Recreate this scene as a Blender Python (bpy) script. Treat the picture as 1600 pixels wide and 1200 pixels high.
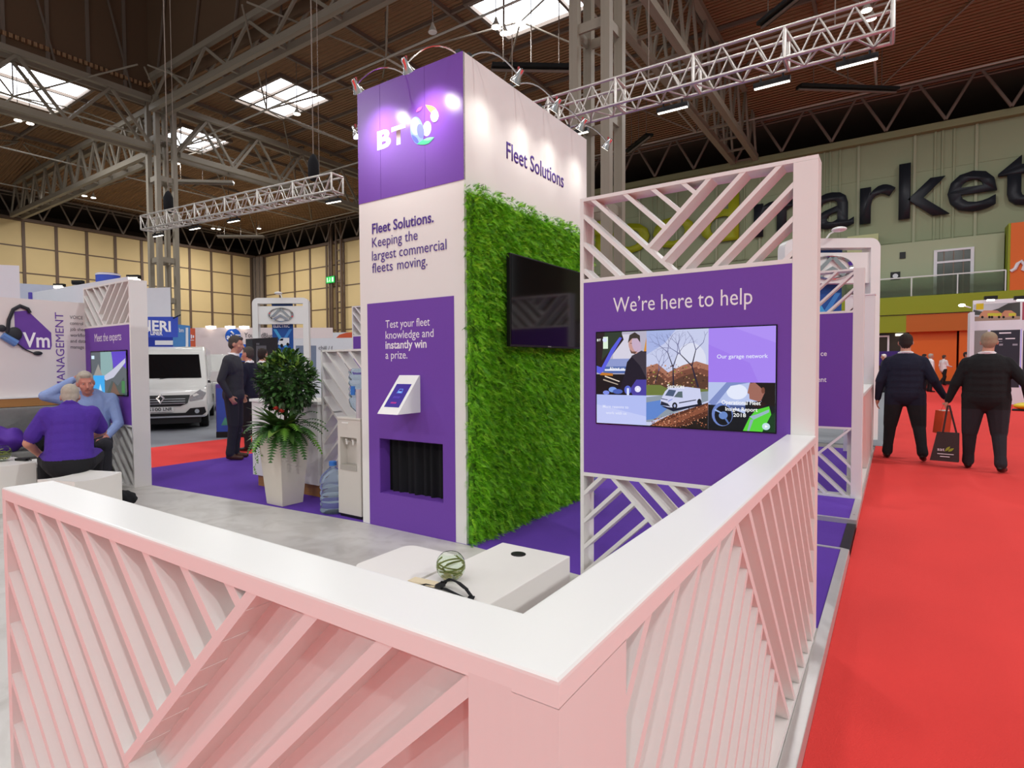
import bpy, bmesh, math, random
import numpy as np
from mathutils import Vector, Matrix
random.seed(7); rng = np.random.default_rng(7)
for o in list(bpy.data.objects): bpy.data.objects.remove(o)
SC = bpy.context.scene; COL = SC.collection
# ------------------------------------------------------------------ camera
CH, FPX, CX, CY = 1.37, 920.13, 712.25, 600.0
_y, _p, _r = [math.radians(a) for a in (36.7061, 1.8748, -0.4611)]
CF = Vector((-math.sin(_y)*math.cos(_p), math.cos(_y)*math.cos(_p), -math.sin(_p)))
_R0 = Vector((math.cos(_y), math.sin(_y), 0)); _U0 = _R0.cross(CF)
CR = _R0*math.cos(_r) + _U0*math.sin(_r); CU = _U0*math.cos(_r) - _R0*math.sin(_r)
CO = Vector((0, 0, CH))
cd = bpy.data.cameras.new('camera'); cam = bpy.data.objects.new('camera', cd); COL.objects.link(cam)
cd.sensor_width = 36; cd.lens = FPX*36/1600; cd.shift_x = (800-CX)/1600; cd.clip_end = 400; cd.clip_start = .02
m = Matrix((CR, CU, -CF)).transposed().to_4x4(); m.translation = CO; cam.matrix_world = m
SC.camera = cam
def ray(px, py): return CF + CR*((px-CX)/FPX) - CU*((py-CY)/FPX)
def hx(px, py, v): d = ray(px, py); return CO + d*(v/d.x)
def hy(px, py, v): d = ray(px, py); return CO + d*(v/d.y)
def hz(px, py, v): d = ray(px, py); return CO + d*((v-CH)/d.z)
def hd(px, py, dep): return CO + ray(px, py)*dep
def in_view(P, mg=25):
    d = Vector(P)-CO; z = d.dot(CF)
    return z > .1 and -mg < CX+FPX*d.dot(CR)/z < 1600+mg and -mg < CY-FPX*d.dot(CU)/z < 1200+mg
# ------------------------------------------------------------------ light
w = bpy.data.worlds.new('hall_ambient'); SC.world = w; w.use_nodes = True
bg = w.node_tree.nodes['Background']; bg.inputs[0].default_value = (.93, .98, 1.0, 1); bg.inputs[1].default_value = .35
SC.view_settings.view_transform = 'Standard'; SC.view_settings.look = 'None'
SC.view_settings.exposure = -0.12; SC.view_settings.gamma = 1.0; SC.view_settings.use_curve_mapping = False
LAMP_W = 235; SKY_E = 7.0; FILL_K = 8
# ------------------------------------------------------------------ materials
def lin(h):
    h = h.lstrip('#'); c = [int(h[i:i+2], 16)/255 for i in (0, 2, 4)]
    return tuple((x/12.92 if x <= .04045 else ((x+.055)/1.055)**2.4) for x in c)
MATS = {}
def M(name, col='#ffffff', rough=.5, metal=0., var=.05, scale=9., bump=0., emit=0., trans=0., ior=1.45, bscale=None, coat=0., spec=.5):
    if name in MATS: return MATS[name]
    m = bpy.data.materials.new(name); m.use_nodes = True; nt = m.node_tree; N = nt.nodes; L = nt.links
    b = N['Principled BSDF']; c = lin(col) if isinstance(col, str) else col
    b.inputs['Roughness'].default_value = rough; b.inputs['Metallic'].default_value = metal
    b.inputs['IOR'].default_value = ior; b.inputs['Transmission Weight'].default_value = trans
    b.inputs['Coat Weight'].default_value = coat; b.inputs['Specular IOR Level'].default_value = spec
    b.inputs['Base Color'].default_value = (*c, 1)
    if emit:
        b.inputs['Emission Color'].default_value = (*c, 1); b.inputs['Emission Strength'].default_value = emit
        b.inputs['Base Color'].default_value = (*[x*.05 for x in c], 1)
    elif var or bump:
        tc = N.new('ShaderNodeTexCoord'); nz = N.new('ShaderNodeTexNoise'); nz.inputs['Scale'].default_value = scale
        nz.inputs['Detail'].default_value = 4; L.new(tc.outputs['Object'], nz.inputs['Vector'])
        if var:
            mx = N.new('ShaderNodeMix'); mx.data_type = 'RGBA'
            mx.inputs[6].default_value = (*[x*(1-var) for x in c], 1); mx.inputs[7].default_value = (*[min(1, x*(1+var)) for x in c], 1)
            L.new(nz.outputs['Fac'], mx.inputs[0]); L.new(mx.outputs[2], b.inputs['Base Color'])
        if bump:
            bz = N.new('ShaderNodeTexNoise'); bz.inputs['Scale'].default_value = bscale or scale*6; bz.inputs['Detail'].default_value = 3
            L.new(tc.outputs['Object'], bz.inputs['Vector'])
            bp = N.new('ShaderNodeBump'); bp.inputs['Strength'].default_value = bump; bp.inputs['Distance'].default_value = .01
            L.new(bz.outputs['Fac'], bp.inputs['Height']); L.new(bp.outputs['Normal'], b.inputs['Normal'])
    MATS[name] = m; return m
def E(col, s=1.0): return M('screen_' + col.strip('#') + ('' if s == 1 else '_%g' % s), col, emit=s, rough=.25)
WHITE = M('white_paint', '#e9e6e2', .42, var=.015, scale=3)
WHITE2 = M('white_satin', '#efeeea', .3, var=.01, scale=3)
PURPLE = M('purple_print', '#7041a8', .5, var=.04, scale=60, bump=.05)
PURPLE_D = M('purple_text', '#4d2f8c', .6, var=.03)
PURPCARPET = M('purple_carpet', '#5f35a6', .95, var=.10, scale=3, bump=.6, bscale=260)
REDC = M('red_carpet', '#e83e39', .95, var=.07, scale=1.4, bump=.6, bscale=240)
GREYC = M('grey_carpet', '#8d9095', .95, var=.06, scale=2, bump=.5, bscale=200)
CONC = M('hall_concrete', '#8b8782', .8, var=.12, scale=.7)
ALU = M('brushed_aluminium', '#d2d0cd', .38, .6, var=.06, scale=14)
BLACK = M('black_plastic', '#0d0d0f', .45, var=.1)
BLACKF = M('black_fabric', '#101014', .95, var=.2, scale=30, bump=.3)
GLOSSK = M('black_gloss_screen', '#050507', .07, var=0)
STEEL = M('painted_steel', '#938979', .55, var=.12, scale=2)
STEELW = M('pale_painted_steel', '#c2bcb0', .5, var=.08, scale=2)
STEELD = M('dark_painted_steel', '#7d6f63', .6, var=.14, scale=2)
CHROME = M('chrome', '#d8d8d8', .16, 1., var=0)
TRUSSALU = M('truss_aluminium', '#cfc9c2', .32, .75, var=.06, scale=8)
LIT = M('lamp_lens_lit', '#fff6e6', emit=9)
TEXTW = M('white_lettering', '#f4eef4', .5, var=.02)
WOOD = M('oak_veneer', '#a97842', .5, var=.2, scale=7, bump=.15)
# ------------------------------------------------------------------ object helpers
WM = {}; LOCAL = set()
def reg(o, parent, mat4):
    """mat4: world matrix (or matrix local to the thing's empty when that empty is in LOCAL)"""
    COL.objects.link(o)
    if parent is not None:
        o.parent = parent
        if parent.name in LOCAL: LOCAL.add(o.name)
        o.matrix_parent_inverse = WM[parent.name].inverted()
    o.matrix_basis = mat4; WM[o.name] = mat4
    return o
def tag(o, label, cat, group=None, kind=None):
    if label: o['label'] = label
    if cat: o['category'] = cat
    if group: o['group'] = group
    if kind: o['kind'] = kind
    return o
def thing(name, label, cat, loc=(0, 0, 0), rz=0, group=None, local=False):
    o = bpy.data.objects.new(name, None); o.empty_display_size = .1; COL.objects.link(o)
    o.matrix_basis = Matrix.Translation(loc) @ Matrix.Rotation(rz, 4, 'Z')
    if local: LOCAL.add(o.name); WM[o.name] = Matrix.Identity(4)
    else: WM[o.name] = o.matrix_basis.copy()
    return tag(o, label, cat, group)
def struct(o): o['kind'] = 'structure'; return o
_unit = {}
def unit(kind, mat):
    k = (kind, mat.name)
    if k in _unit: return _unit[k]
    me = bpy.data.meshes.new(kind + '_' + mat.name); bm = bmesh.new()
    if kind == 'box': bmesh.ops.create_cube(bm, size=1)
    else: bmesh.ops.create_cone(bm, cap_ends=True, segments=8 if kind == 'rod' else 20, radius1=1, radius2=1, depth=1)
    bm.to_mesh(me); bm.free(); me.materials.append(mat)
    if kind != 'box':
        for p in me.polygons: p.use_smooth = len(p.vertices) == 4
    _unit[k] = me; return me
def box(name, lo, hi, mat, parent=None, rot=None):
    lo, hi = Vector(lo), Vector(hi); o = bpy.data.objects.new(name, unit('box', mat))
    m = Matrix.Translation((lo+hi)/2) @ (rot.to_4x4() if rot else Matrix.Identity(4)) @ Matrix.Diagonal((*(hi-lo), 1))
    return reg(o, parent, m)
def bar(name, a, b, w, h, mat, parent=None, up=(0, 0, 1), ext=0):
    a, b = Vector(a), Vector(b); d = (b-a).normalized(); a = a-d*ext; b = b+d*ext
    z = Vector(up); z = (z - d*z.dot(d))
    if z.length < 1e-5: z = Vector((1, 0, 0)) - d*d.x
    z.normalize(); y = z.cross(d)
    m = Matrix((d*(b-a).length, y*w, z*h)).transposed().to_4x4(); m.translation = (a+b)/2
    return reg(bpy.data.objects.new(name, unit('box', mat)), parent, m)
def rod(name, a, b, r, mat, parent=None, kind='rod'):
    a, b = Vector(a), Vector(b); d = (b-a).normalized()
    x = d.orthogonal().normalized(); y = d.cross(x)
    m = Matrix((x*r, y*r, d*(b-a).length)).transposed().to_4x4(); m.translation = (a+b)/2
    return reg(bpy.data.objects.new(name, unit(kind, mat)), parent, m)
class MB:
    def __init__(s): s.v = []; s.f = []; s.m = []; s.mats = []; s.cur = 0
    def mat(s, m):
        if m not in s.mats: s.mats.append(m)
        s.cur = s.mats.index(m); return s
    def add(s, vs, fs):
        n = len(s.v); s.v += [tuple(v) for v in vs]; s.f += [tuple(i+n for i in f) for f in fs]; s.m += [s.cur]*len(fs); return s
    def box(s, lo, hi):
        x0, y0, z0 = lo; x1, y1, z1 = hi
        return s.add([(x0,y0,z0),(x1,y0,z0),(x1,y1,z0),(x0,y1,z0),(x0,y0,z1),(x1,y0,z1),(x1,y1,z1),(x0,y1,z1)],
                     [(0,3,2,1),(4,5,6,7),(0,1,5,4),(1,2,6,5),(2,3,7,6),(3,0,4,7)])
    def hexa(s, vs): return s.add(vs, [(0,3,2,1),(4,5,6,7),(0,1,5,4),(1,2,6,5),(2,3,7,6),(3,0,4,7)])
    def bar(s, a, b, w, h, up=(0,0,1)):
        a, b = Vector(a), Vector(b); d = (b-a).normalized(); z = Vector(up); z = z-d*z.dot(d)
        if z.length < 1e-5: z = d.orthogonal()
        z.normalize(); y = z.cross(d)*w/2; z = z*h/2
        return s.hexa([a-y-z, b-y-z, b+y-z, a+y-z, a-y+z, b-y+z, b+y+z, a+y+z])
    def tube(s, pts, r, n=8, cap=True):
        pts = [Vector(p) for p in pts]; rs = r if isinstance(r, (list, tuple)) else [r]*len(pts)
        d0 = (pts[1]-pts[0]).normalized(); x = d0.orthogonal().normalized(); vs = []
        for i, p in enumerate(pts):
            d = ((pts[min(i+1, len(pts)-1)]) - pts[max(i-1, 0)]).normalized(); x = (x-d*x.dot(d)).normalized(); y = d.cross(x)
            for k in range(n):
                a = 2*math.pi*k/n; vs.append(p+(x*math.cos(a)+y*math.sin(a))*rs[i])
        fs = [(i*n+k, i*n+(k+1) % n, (i+1)*n+(k+1) % n, (i+1)*n+k) for i in range(len(pts)-1) for k in range(n)]
        if cap: fs += [tuple(range(n-1, -1, -1)), tuple((len(pts)-1)*n+k for k in range(n))]
        return s.add(vs, fs)
    def lathe(s, prof, c=(0,0,0), n=24, axis=None):
        c = Vector(c); vs = []; fs = []; R = Matrix.Identity(3) if axis is None else Vector((0,0,1)).rotation_difference(Vector(axis)).to_matrix()
        for r, z in prof:
            for k in range(n):
                a = 2*math.pi*k/n; vs.append(c + R @ Vector((r*math.cos(a), r*math.sin(a), z)))
        for i in range(len(prof)-1):
            for k in range(n): fs.append((i*n+k, i*n+(k+1) % n, (i+1)*n+(k+1) % n, (i+1)*n+k))
        if prof[0][0] > 1e-6: fs.append(tuple(range(n-1, -1, -1)))
        if prof[-1][0] > 1e-6: fs.append(tuple((len(prof)-1)*n+k for k in range(n)))
        return s.add(vs, fs)
    def ell(s, c, r, rot=None, nu=14, nv=9):
        c = Vector(c); rot = rot or Matrix.Identity(3); vs = [c + rot @ Vector((0,0,r[2]))]
        for i in range(1, nv):
            t = math.pi*i/nv
            for k in range(nu):
                a = 2*math.pi*k/nu; vs.append(c + rot @ Vector((r[0]*math.sin(t)*math.cos(a), r[1]*math.sin(t)*math.sin(a), r[2]*math.cos(t))))
        vs.append(c - rot @ Vector((0,0,r[2]))); L = len(vs)-1
        fs = [(0, 1+k, 1+(k+1) % nu) for k in range(nu)]
        for i in range(nv-2):
            for k in range(nu): fs.append((1+i*nu+k, 1+(i+1)*nu+k, 1+(i+1)*nu+(k+1) % nu, 1+i*nu+(k+1) % nu))
        fs += [(L, 1+(nv-2)*nu+(k+1) % nu, 1+(nv-2)*nu+k) for k in range(nu)]
        return s.add(vs, fs)
    def prism(s, pts, O, U, V, th):
        """polygon pts (u,v) on plane O,U,V, extruded th along U x V"""
        O, U, V = Vector(O), Vector(U), Vector(V); W = U.cross(V).normalized()*th; n = len(pts)
        a = [O+U*u+V*v for u, v in pts]; vs = a + [p+W for p in a]
        fs = [tuple(range(n-1, -1, -1)), tuple(range(n, 2*n))] + [(i, (i+1) % n, n+(i+1) % n, n+i) for i in range(n)]
        return s.add(vs, fs)
    def build(s, name, mat=None, parent=None, smooth=False, bevel=0, seg=2, sub=0, btop=None):
        me = bpy.data.meshes.new(name); me.from_pydata(s.v, [], s.f)
        mats = s.mats if s.mats else [mat]
        for m in mats: me.materials.append(m)
        if len(mats) > 1: me.polygons.foreach_set('material_index', s.m)
        if bevel or sub:
            bm = bmesh.new(); bm.from_mesh(me); bmesh.ops.remove_doubles(bm, verts=bm.verts, dist=1e-5)
            if bevel: bmesh.ops.bevel(bm, geom=[e for e in bm.edges if len(e.link_faces) == 2 and e.calc_face_angle() > .5 and (btop is None or min(v.co.z for v in e.verts) > btop)], offset=bevel, segments=seg, profile=.6, affect='EDGES')
            bm.normal_update(); bm.to_mesh(me); bm.free()
        me.update()
        if smooth:
            me.polygons.foreach_set('use_smooth', [True]*len(me.polygons))
            if smooth != 'all':
                try: me.set_sharp_from_angle(angle=math.radians(40))
                except Exception: pass
        return reg(bpy.data.objects.new(name, me), parent, Matrix.Identity(4))
_caph = [None]
def text(name, s, O, U, V, width, cap, mat, parent, bold=0., th=.003, align='L', font_sp=1.0):
    """string s with baseline start at O along U; width fixes its length, cap its capital height"""
    def mk(body):
        cu = bpy.data.curves.new('t', 'FONT'); cu.body = body; cu.resolution_u = 3; cu.offset = bold; cu.space_character = font_sp
        ob = bpy.data.objects.new('t', cu); COL.objects.link(ob)
        me = bpy.data.meshes.new_from_object(ob.evaluated_get(bpy.context.evaluated_depsgraph_get()))
        bpy.data.objects.remove(ob); bpy.data.curves.remove(cu); return me
    if _caph[0] is None: t = mk('H'); _caph[0] = max(v.co.y for v in t.vertices)
    me = mk(s); xs = [v.co.x for v in me.vertices]; x0, x1 = min(xs), max(xs)
    sy = cap/_caph[0]; sx = (width/(x1-x0)) if width else sy*.86
    O, U, V = Vector(O), Vector(U).normalized(), Vector(V).normalized(); W = U.cross(V).normalized()
    off = {'L': 0, 'C': -.5*(x1-x0)*sx, 'R': -(x1-x0)*sx}[align]
    bm = bmesh.new(); bm.from_mesh(me)
    if th > 0:
        r = bmesh.ops.extrude_face_region(bm, geom=list(bm.faces)); vv = [g for g in r['geom'] if isinstance(g, bmesh.types.BMVert)]
        for v in vv: v.co.z += 1
    for v in bm.verts:
        c = v.co.copy(); v.co = O + U*((c.x-x0)*sx+off) + V*(c.y*sy) + W*(c.z*th)
    bmesh.ops.recalc_face_normals(bm, faces=bm.faces)
    bm.to_mesh(me); bm.free(); me.materials.clear(); me.materials.append(mat); me.name = name
    return reg(bpy.data.objects.new(name, me), parent, Matrix.Identity(4))
def prints(name, O, U, V, layers, parent, step=.0004):
    """flat print: list of (material, polygon) laid over one another on a plane"""
    O, U, V = Vector(O), Vector(U), Vector(V); W = U.cross(V).normalized(); mb = MB(); step = min(step, .004/len(layers))
    for i, (mt, poly) in enumerate(layers):
        mb.mat(mt).add([O+U*u+V*v+W*(step*(i+1)) for u, v in poly], [tuple(range(len(poly)))])
    return mb.build(name, None, parent)
def rect(u0, v0, u1, v1): return [(u0, v0), (u1, v0), (u1, v1), (u0, v1)]
def oval(cu, cv, ru, rv, rot=0, n=20, a0=0, a1=2*math.pi):
    c, s = math.cos(rot), math.sin(rot); o = []
    for k in range(n):
        a = a0+(a1-a0)*k/n; x, y = ru*math.cos(a), rv*math.sin(a); o.append((cu+x*c-y*s, cv+x*s+y*c))
    return o
def leafpoly(u0, v0, u1, v1, wdt, n=8, bias=.5):
    d = Vector((u1-u0, v1-v0)); L = d.length; d /= L; p = Vector((-d.y, d.x)); a = []; b = []
    for k in range(n+1):
        t = k/n; h = wdt*math.sin(math.pi*t)
        a.append(Vector((u0, v0))+d*L*t+p*h*bias); b.append(Vector((u0, v0))+d*L*t-p*h*(1-bias))
    return [tuple(q) for q in a] + [tuple(q) for q in b[-2:0:-1]]
def clipline(kind, c, rect_, extra=()):
    """'\\': u+v=c   '/': v-u=c ; clip to rect and half planes a*u+b*v<=k"""
    if kind == '\\': p, d = (0., c), (1., -1.)
    else: p, d = (0., c), (1., 1.)
    t0, t1 = -1e3, 1e3
    for a, b, k in [(-1, 0, -rect_[0]), (1, 0, rect_[2]), (0, -1, -rect_[1]), (0, 1, rect_[3])]+list(extra):
        s = a*p[0]+b*p[1]; g = a*d[0]+b*d[1]
        if abs(g) < 1e-9:
            if s > k: return None
            continue
        t = (k-s)/g
        if g > 0: t1 = min(t1, t)
        else: t0 = max(t0, t)
    if t1-t0 < .015: return None
    return (p[0]+d[0]*t0, p[1]+d[1]*t0), (p[0]+d[0]*t1, p[1]+d[1]*t1)
# ================================================================== HALL
ZC, XW, YW, XA, XB, YC = 16.0, -68.5, 47.6, -40.6, -8.8, 20.0     # truss level, walls, column lines
GZ = -.06                                                           # aisle carpet level
struct(box('floor', (-80, -30, -.30), (40, 60, -.075), CONC))
def slab(name, lo, hi, mat, label, cat): return tag(box(name, lo, hi, mat), label, cat)
mb = MB(); mb.prism([(-.245, -9), (6.5, -9), (6.5, 13.4), (3.35, 13.4), (3.35, 22), (6.5, 22), (6.5, YW), (-.245, YW), (-.245, 38), (-.10, 38), (-.10, 12.2), (-.245, 12.2)], (0, 0, -.075), (1, 0, 0), (0, 1, 0), .015)
tag(mb.build('aisle_carpet', REDC), 'long red carpet of the aisle where two men walk away', 'carpet')
slab('aisle_carpet', (-8.1, -9, -.075), (-.245, .455, GZ), REDC, 'red carpet in front of the low slatted barrier', 'carpet')
slab('aisle_carpet', (-10.6, -9, -.075), (-8.1, 19.6, GZ), REDC, 'red carpet strip between purple floor and grey van stand', 'carpet')
slab('aisle_carpet', (-8.1, 38, -.075), (-.245, YW, GZ), REDC, 'red carpet crossing in front of the orange wall', 'carpet')
slab('aisle_carpet', (6.5, 30, -.075), (20, YW, GZ), REDC, 'red carpet beyond the ambulance photo stand', 'carpet')
slab('stand_carpet', (-24, -4, -.075), (-10.6, 22, -.062), GREYC, 'grey carpet under the white van', 'carpet')
slab('stand_carpet', (-8.1, 12.2, -.075), (-.10, 38, -.055), GREYC, 'pale grey carpet beside the aisle behind the purple stand', 'carpet')
slab('stand_carpet', (3.35, 13.4, -.075), (9, 22, -.052), M('blue_carpet', '#2c4fa3', .95, var=.08, scale=3, bump=.4), 'blue carpet at the edge of the red aisle', 'carpet')
# ---- walls
BEIGE = M('beige_wall_panel', '#dcc08a', .7, var=.07, scale=1.1)
MULL = M('brown_mullion', '#6b5544', .6, var=.1)
GREENW = M('green_grey_cladding', '#99a080', .7, var=.05, scale=.6)
GREENL = M('pale_green_wall', '#a9b293', .7, var=.04, scale=.6)
WBASE = M('hall_wall_board', '#6e5f50', .8, var=.06, scale=.6)
wl = struct(box('wall_left', (XW-.4, 2, 0-.075), (XW-.1, YW+.3, ZC-.1), WBASE))
wb = struct(box('wall_back', (XW-.4, YW+.12, -.075), (-23, YW+.4, ZC-.1), WBASE))
wg = struct(box('wall_right', (-23, YW+.12, -.075), (24, YW+.4, ZC-.1), WBASE))
rows = [3.05, 5.6, 8.15, 10.7, 13.25, 15.75]
ys = [YW-.9-2.82*k for k in range(13)]
for j in range(len(rows)-1):
    for k in range(len(ys)-1): box('panel', (XW-.1, ys[k+1]+.14, rows[j]+.06), (XW-.02, ys[k]-.14, rows[j+1]-.06), BEIGE, wl)
for y in ys: box('mullion', (XW-.1, y-.14, 0), (XW+.06, y+.14, ZC-.1), MULL, wl)
for z in rows[:-1]: box('rail', (XW-.1, ys[-1], z-.06), (XW+.02, YW, z+.06), MULL, wl)
box('coping', (XW-.1, ys[-1], ZC-.3), (XW+.25, YW, ZC), MULL, wl)
xs = [-66.6+3.0*k for k in range(9)]
for j in range(len(rows)-1):
    for k in range(len(xs)-1): box('panel', (xs[k]+.14, YW+.02, rows[j]+.06), (xs[k+1]-.14, YW+.12, rows[j+1]-.06), BEIGE, wb)
for x in xs: box('mullion', (x-.14, YW-.06, 0), (x+.14, YW+.12, ZC-.1), MULL, wb)
for z in rows[:-1]: box('rail', (xs[0], YW-.02, z-.06), (xs[-1], YW+.12, z+.06), MULL, wb)
box('coping', (XW, YW-.25, ZC-.3), (-23, YW+.12, ZC), MULL, wb)
box('lower_board', (XW, YW+.03, -.07), (-23, YW+.11, 3.0), M('brown_lower_wall', '#6e5f50', .7), wb)
box('lower_board', (XW-.1, 5, -.07), (XW-.03, YW, 3.0), M('brown_lower_wall'), wl)
# service posts on the back wall and in the corner
for i, (px, wd) in enumerate(((517, .35), (530, .8))):
    p = hy(px, 450, YW-.4)
    t = thing('wall_post', ['slim brown ladder post standing on the beige panelled wall', 'broad brown lattice post beside the green exit sign'][i], 'post', (p.x, YW-.4, -.07))
    for s in (-1, 1): box('upright', (p.x+s*wd*.5-.11, YW-.5, -.07), (p.x+s*wd*.5+.11, YW-.28, ZC+3), MULL, t)
    for k in range(13): box('rung', (p.x-wd*.5, YW-.45, 1.5+1.2*k), (p.x+wd*.5, YW-.33, 1.65+1.2*k), MULL, t)
for i, sx in enumerate((0, 1)):
    t = thing('corner_post', ['lattice post in the wall corner against the left panels', 'lattice post in the wall corner against the back panels'][i], 'post', (XW+.75+sx*.9, YW-.5, -.07))
    x0 = XW+.75+sx*.9
    for s in (-1, 1): box('upright', (x0+s*.3-.12, YW-.75, -.07), (x0+s*.3+.12, YW-.5, ZC-.3), STEELD, t)
    for k in range(10): bar('brace', (x0-.3, YW-.62, 1+1.4*k), (x0+.3, YW-.62, 2.4+1.4*k), .08, .08, STEELD, t)
p = hy(516, 437, YW-.62)
es = thing('exit_sign', 'green glowing running figure exit sign on lattice wall post', 'sign', p)
box('housing', p-Vector((.75, .0, .42)), p+Vector((.75, .13, .42)), M('exit_case', '#0b6b2a', .5), es)
GL = E('#25e05a', 1.1); WLIT = E('#eafff0', 1.2)
prints('pictogram', (p.x-.7, p.y, p.z-.36), (1, 0, 0), (0, 0, 1), [(GL, rect(0, 0, 1.4, .72)), (WLIT, rect(.1, .1, .28, .62)), (WLIT, oval(.62, .55, .07, .08)), (WLIT, [(.5, .3), (.62, .48), (.74, .45), (.66, .28), (.74, .1), (.66, .1), (.58, .25), (.46, .1), (.4, .14)]), (WLIT, rect(.95, .1, 1.25, .62))], es)
# green wall: cladding bays, posts, top beam
bx = [-22.6+2.93*k for k in range(15)]
for k in range(len(bx)-1):
    box('cladding_panel', (bx[k]+.07, YW, 8.9), (bx[k+1]-.07, YW+.12, ZC-.35), GREENW, wg)
    box('cladding_panel', (bx[k]+.07, YW, 5.2), (bx[k+1]-.07, YW+.12, 8.86), GREENW, wg)
for x in bx: box('post', (x-.07, YW-.12, 5.2), (x+.07, YW+.12, ZC-.3), M('green_post', '#a5a88a', .6), wg)
for x in bx[::2]:
    for q in (1.0, 1.35, 1.9): box('pipe', (x+q-.05, YW-.1, 8.9), (x+q+.05, YW, ZC-.3), GREENW, wg)
for z in (9.0, 13.3): box('girt', (bx[0], YW-.03, z-.03), (bx[-1], YW+.02, z+.03), GREENW, wg)
box('top_beam', (-23, YW-.5, ZC-.42), (24, YW+.12, ZC), M('green_beam', '#8c8c66', .6), wg)
# perimeter trusses in front of the dark void
def wperi(name, label, a, b, z0, z1, pitch, mat, r=.09):
    a, b = Vector(a), Vector(b); n = max(2, round((b-a).length/pitch)); t = thing(name, label, 'truss', (a.x, a.y, z0))
    rod('top_tube', a+Vector((0, 0, z1)), b+Vector((0, 0, z1)), .11, mat, t)
    rod('upper_tube', a+Vector((0, 0, z1-.35)), b+Vector((0, 0, z1-.35)), .05, mat, t)
    for k in range(n):
        p = a.lerp(b, (k+.5)/n)
        for e in (k, k+1):
            q = a.lerp(b, e/n); rod('diagonal', p+Vector((0, 0, z0)), q.lerp(p, .12)+Vector((0, 0, z1-.05)), r, mat, t)
wperi('edge_truss', 'zigzag steel truss above the green lettered wall', (-22.6, YW-.78, 0), (21.3, YW-.78, 0), ZC, 18.45, 2.93, STEELD)
wperi('edge_truss', 'zigzag steel truss above the beige back wall', (-68, YW-.78, 0), (-24, YW-.78, 0), ZC, 18.3, 2.6, STEELD)
wperi('edge_truss', 'zigzag steel truss above the left beige wall', (XW+.35, 14, 0), (XW+.35, YW-.6, 0), ZC, 18.3, 2.6, STEELD)
# ---- ceiling
dk = M('roof_deck', '#ae8560', .8, var=.10, scale=.5)
nt = dk.node_tree; wv = nt.nodes.new('ShaderNodeTexWave'); wv.bands_direction = 'Y'; wv.inputs['Scale'].default_value = 1.05
tcn = nt.nodes.new('ShaderNodeTexCoord'); nt.links.new(tcn.outputs['Object'], wv.inputs['Vector'])
bp = nt.nodes.new('ShaderNodeBump'); bp.inputs['Strength'].default_value = 1; bp.inputs['Distance'].default_value = .25
nt.links.new(wv.outputs['Color'], bp.inputs['Height']); nt.links.new(bp.outputs['Normal'], nt.nodes['Principled BSDF'].inputs['Normal'])
ZD = 20.2
mb = MB(); mb.box((XW-1, -30, ZD), (XA, YW+.5, ZD+.25)).box((XA, YC, ZD), (24, YW+.5, ZD+.25)).box((-2, -30, ZD), (24, YC, ZD+.25)).box((XA, -30, 28), (-2, YC, 28.25))
mb.hexa([(XW-1, 37, ZD-.05), (24, 37, ZD-.05), (24, YW+.1, 18.55), (XW-1, YW+.1, 18.55), (XW-1, 37, ZD+.1), (24, 37, ZD+.1), (24, YW+.1, 18.75), (XW-1, YW+.1, 18.75)])
mb.hexa([(XW-.1, 2, 18.5), (-58, 2, ZD-.06), (-58, YW, ZD-.06), (XW-.1, YW, 18.5), (XW-.1, 2, 18.7), (-58, 2, ZD+.1), (-58, YW, ZD+.1), (XW-.1, YW, 18.7)])
ce = struct(mb.build('ceiling', dk))
CV = 9.0
mb = MB(); mb.box((XW-CV, YW+CV, ZC-.4), (24.3, YW+CV+.3, 19.2)).box((XW-CV-.3, -30, ZC-.4), (XW-CV, YW+CV+.3, 19.2)).box((24, YC, ZC-.4), (24.3, YW+CV+.3, 20.4))
mb.box((XW-CV, YW+.1, ZC-.4), (24, YW+CV, ZC-.1)).box((XW-CV, -30, ZC-.4), (XW-.1, YW+.1, ZC-.1)).box((XW-CV, YW+.1, 18.55), (24, YW+CV, 18.8)).box((XW-CV, -30, 18.5), (XW-.1, YW+.1, 18.75)).box((XW-CV, -30.3, ZC-.4), (XW, -30, 20.4))
struct(mb.build('wall_roof_cavity', WBASE))
SKY = M('skylight_pane', '#f3f7ff', emit=SKY_E)
sk = [hz(440, 152, ZD-.03), hz(50, 135, ZD-.03), hz(300, 217, ZD-.03), hz(830, 2, ZD-.03), Vector((-60, 38, ZD-.03))]
SKYR = list(zip(sk[:4], [(2.6, 2.0), (3.0, 2.4), (2.2, 2.0), (2.6, 2.0)]))
for i, p in enumerate(sk[:4]):
    sx, sy = [(2.6, 2.0), (3.0, 2.4), (2.2, 2.0), (2.6, 2.0)][i]
    box('skylight', (p.x-sx, p.y-sy, ZD-.04), (p.x+sx, p.y+sy, ZD+.1), SKY, ce)
    for q in (-sx-.1, sx+.1): box('skylight_curb', (p.x+q-.1, p.y-sy-.2, ZD-.25), (p.x+q+.1, p.y+sy+.2, ZD+.05), STEELD, ce)
    for q in (-sy-.1, sy+.1): box('skylight_curb', (p.x-sx-.2, p.y+q-.1, ZD-.25), (p.x+sx+.2, p.y+q+.1, ZD+.05), STEELD, ce)
nsk = 0
for x in (-33, -21, -9):
    for y in (-18, -8, 2): box('skylight_%d_offscreen' % (nsk := nsk+1), (x-1.6, y-1.6, 27.95), (x+1.6, y+1.6, 28.1), SKY, ce)  # unseen skylights added in the raised roof for soft top light
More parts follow.
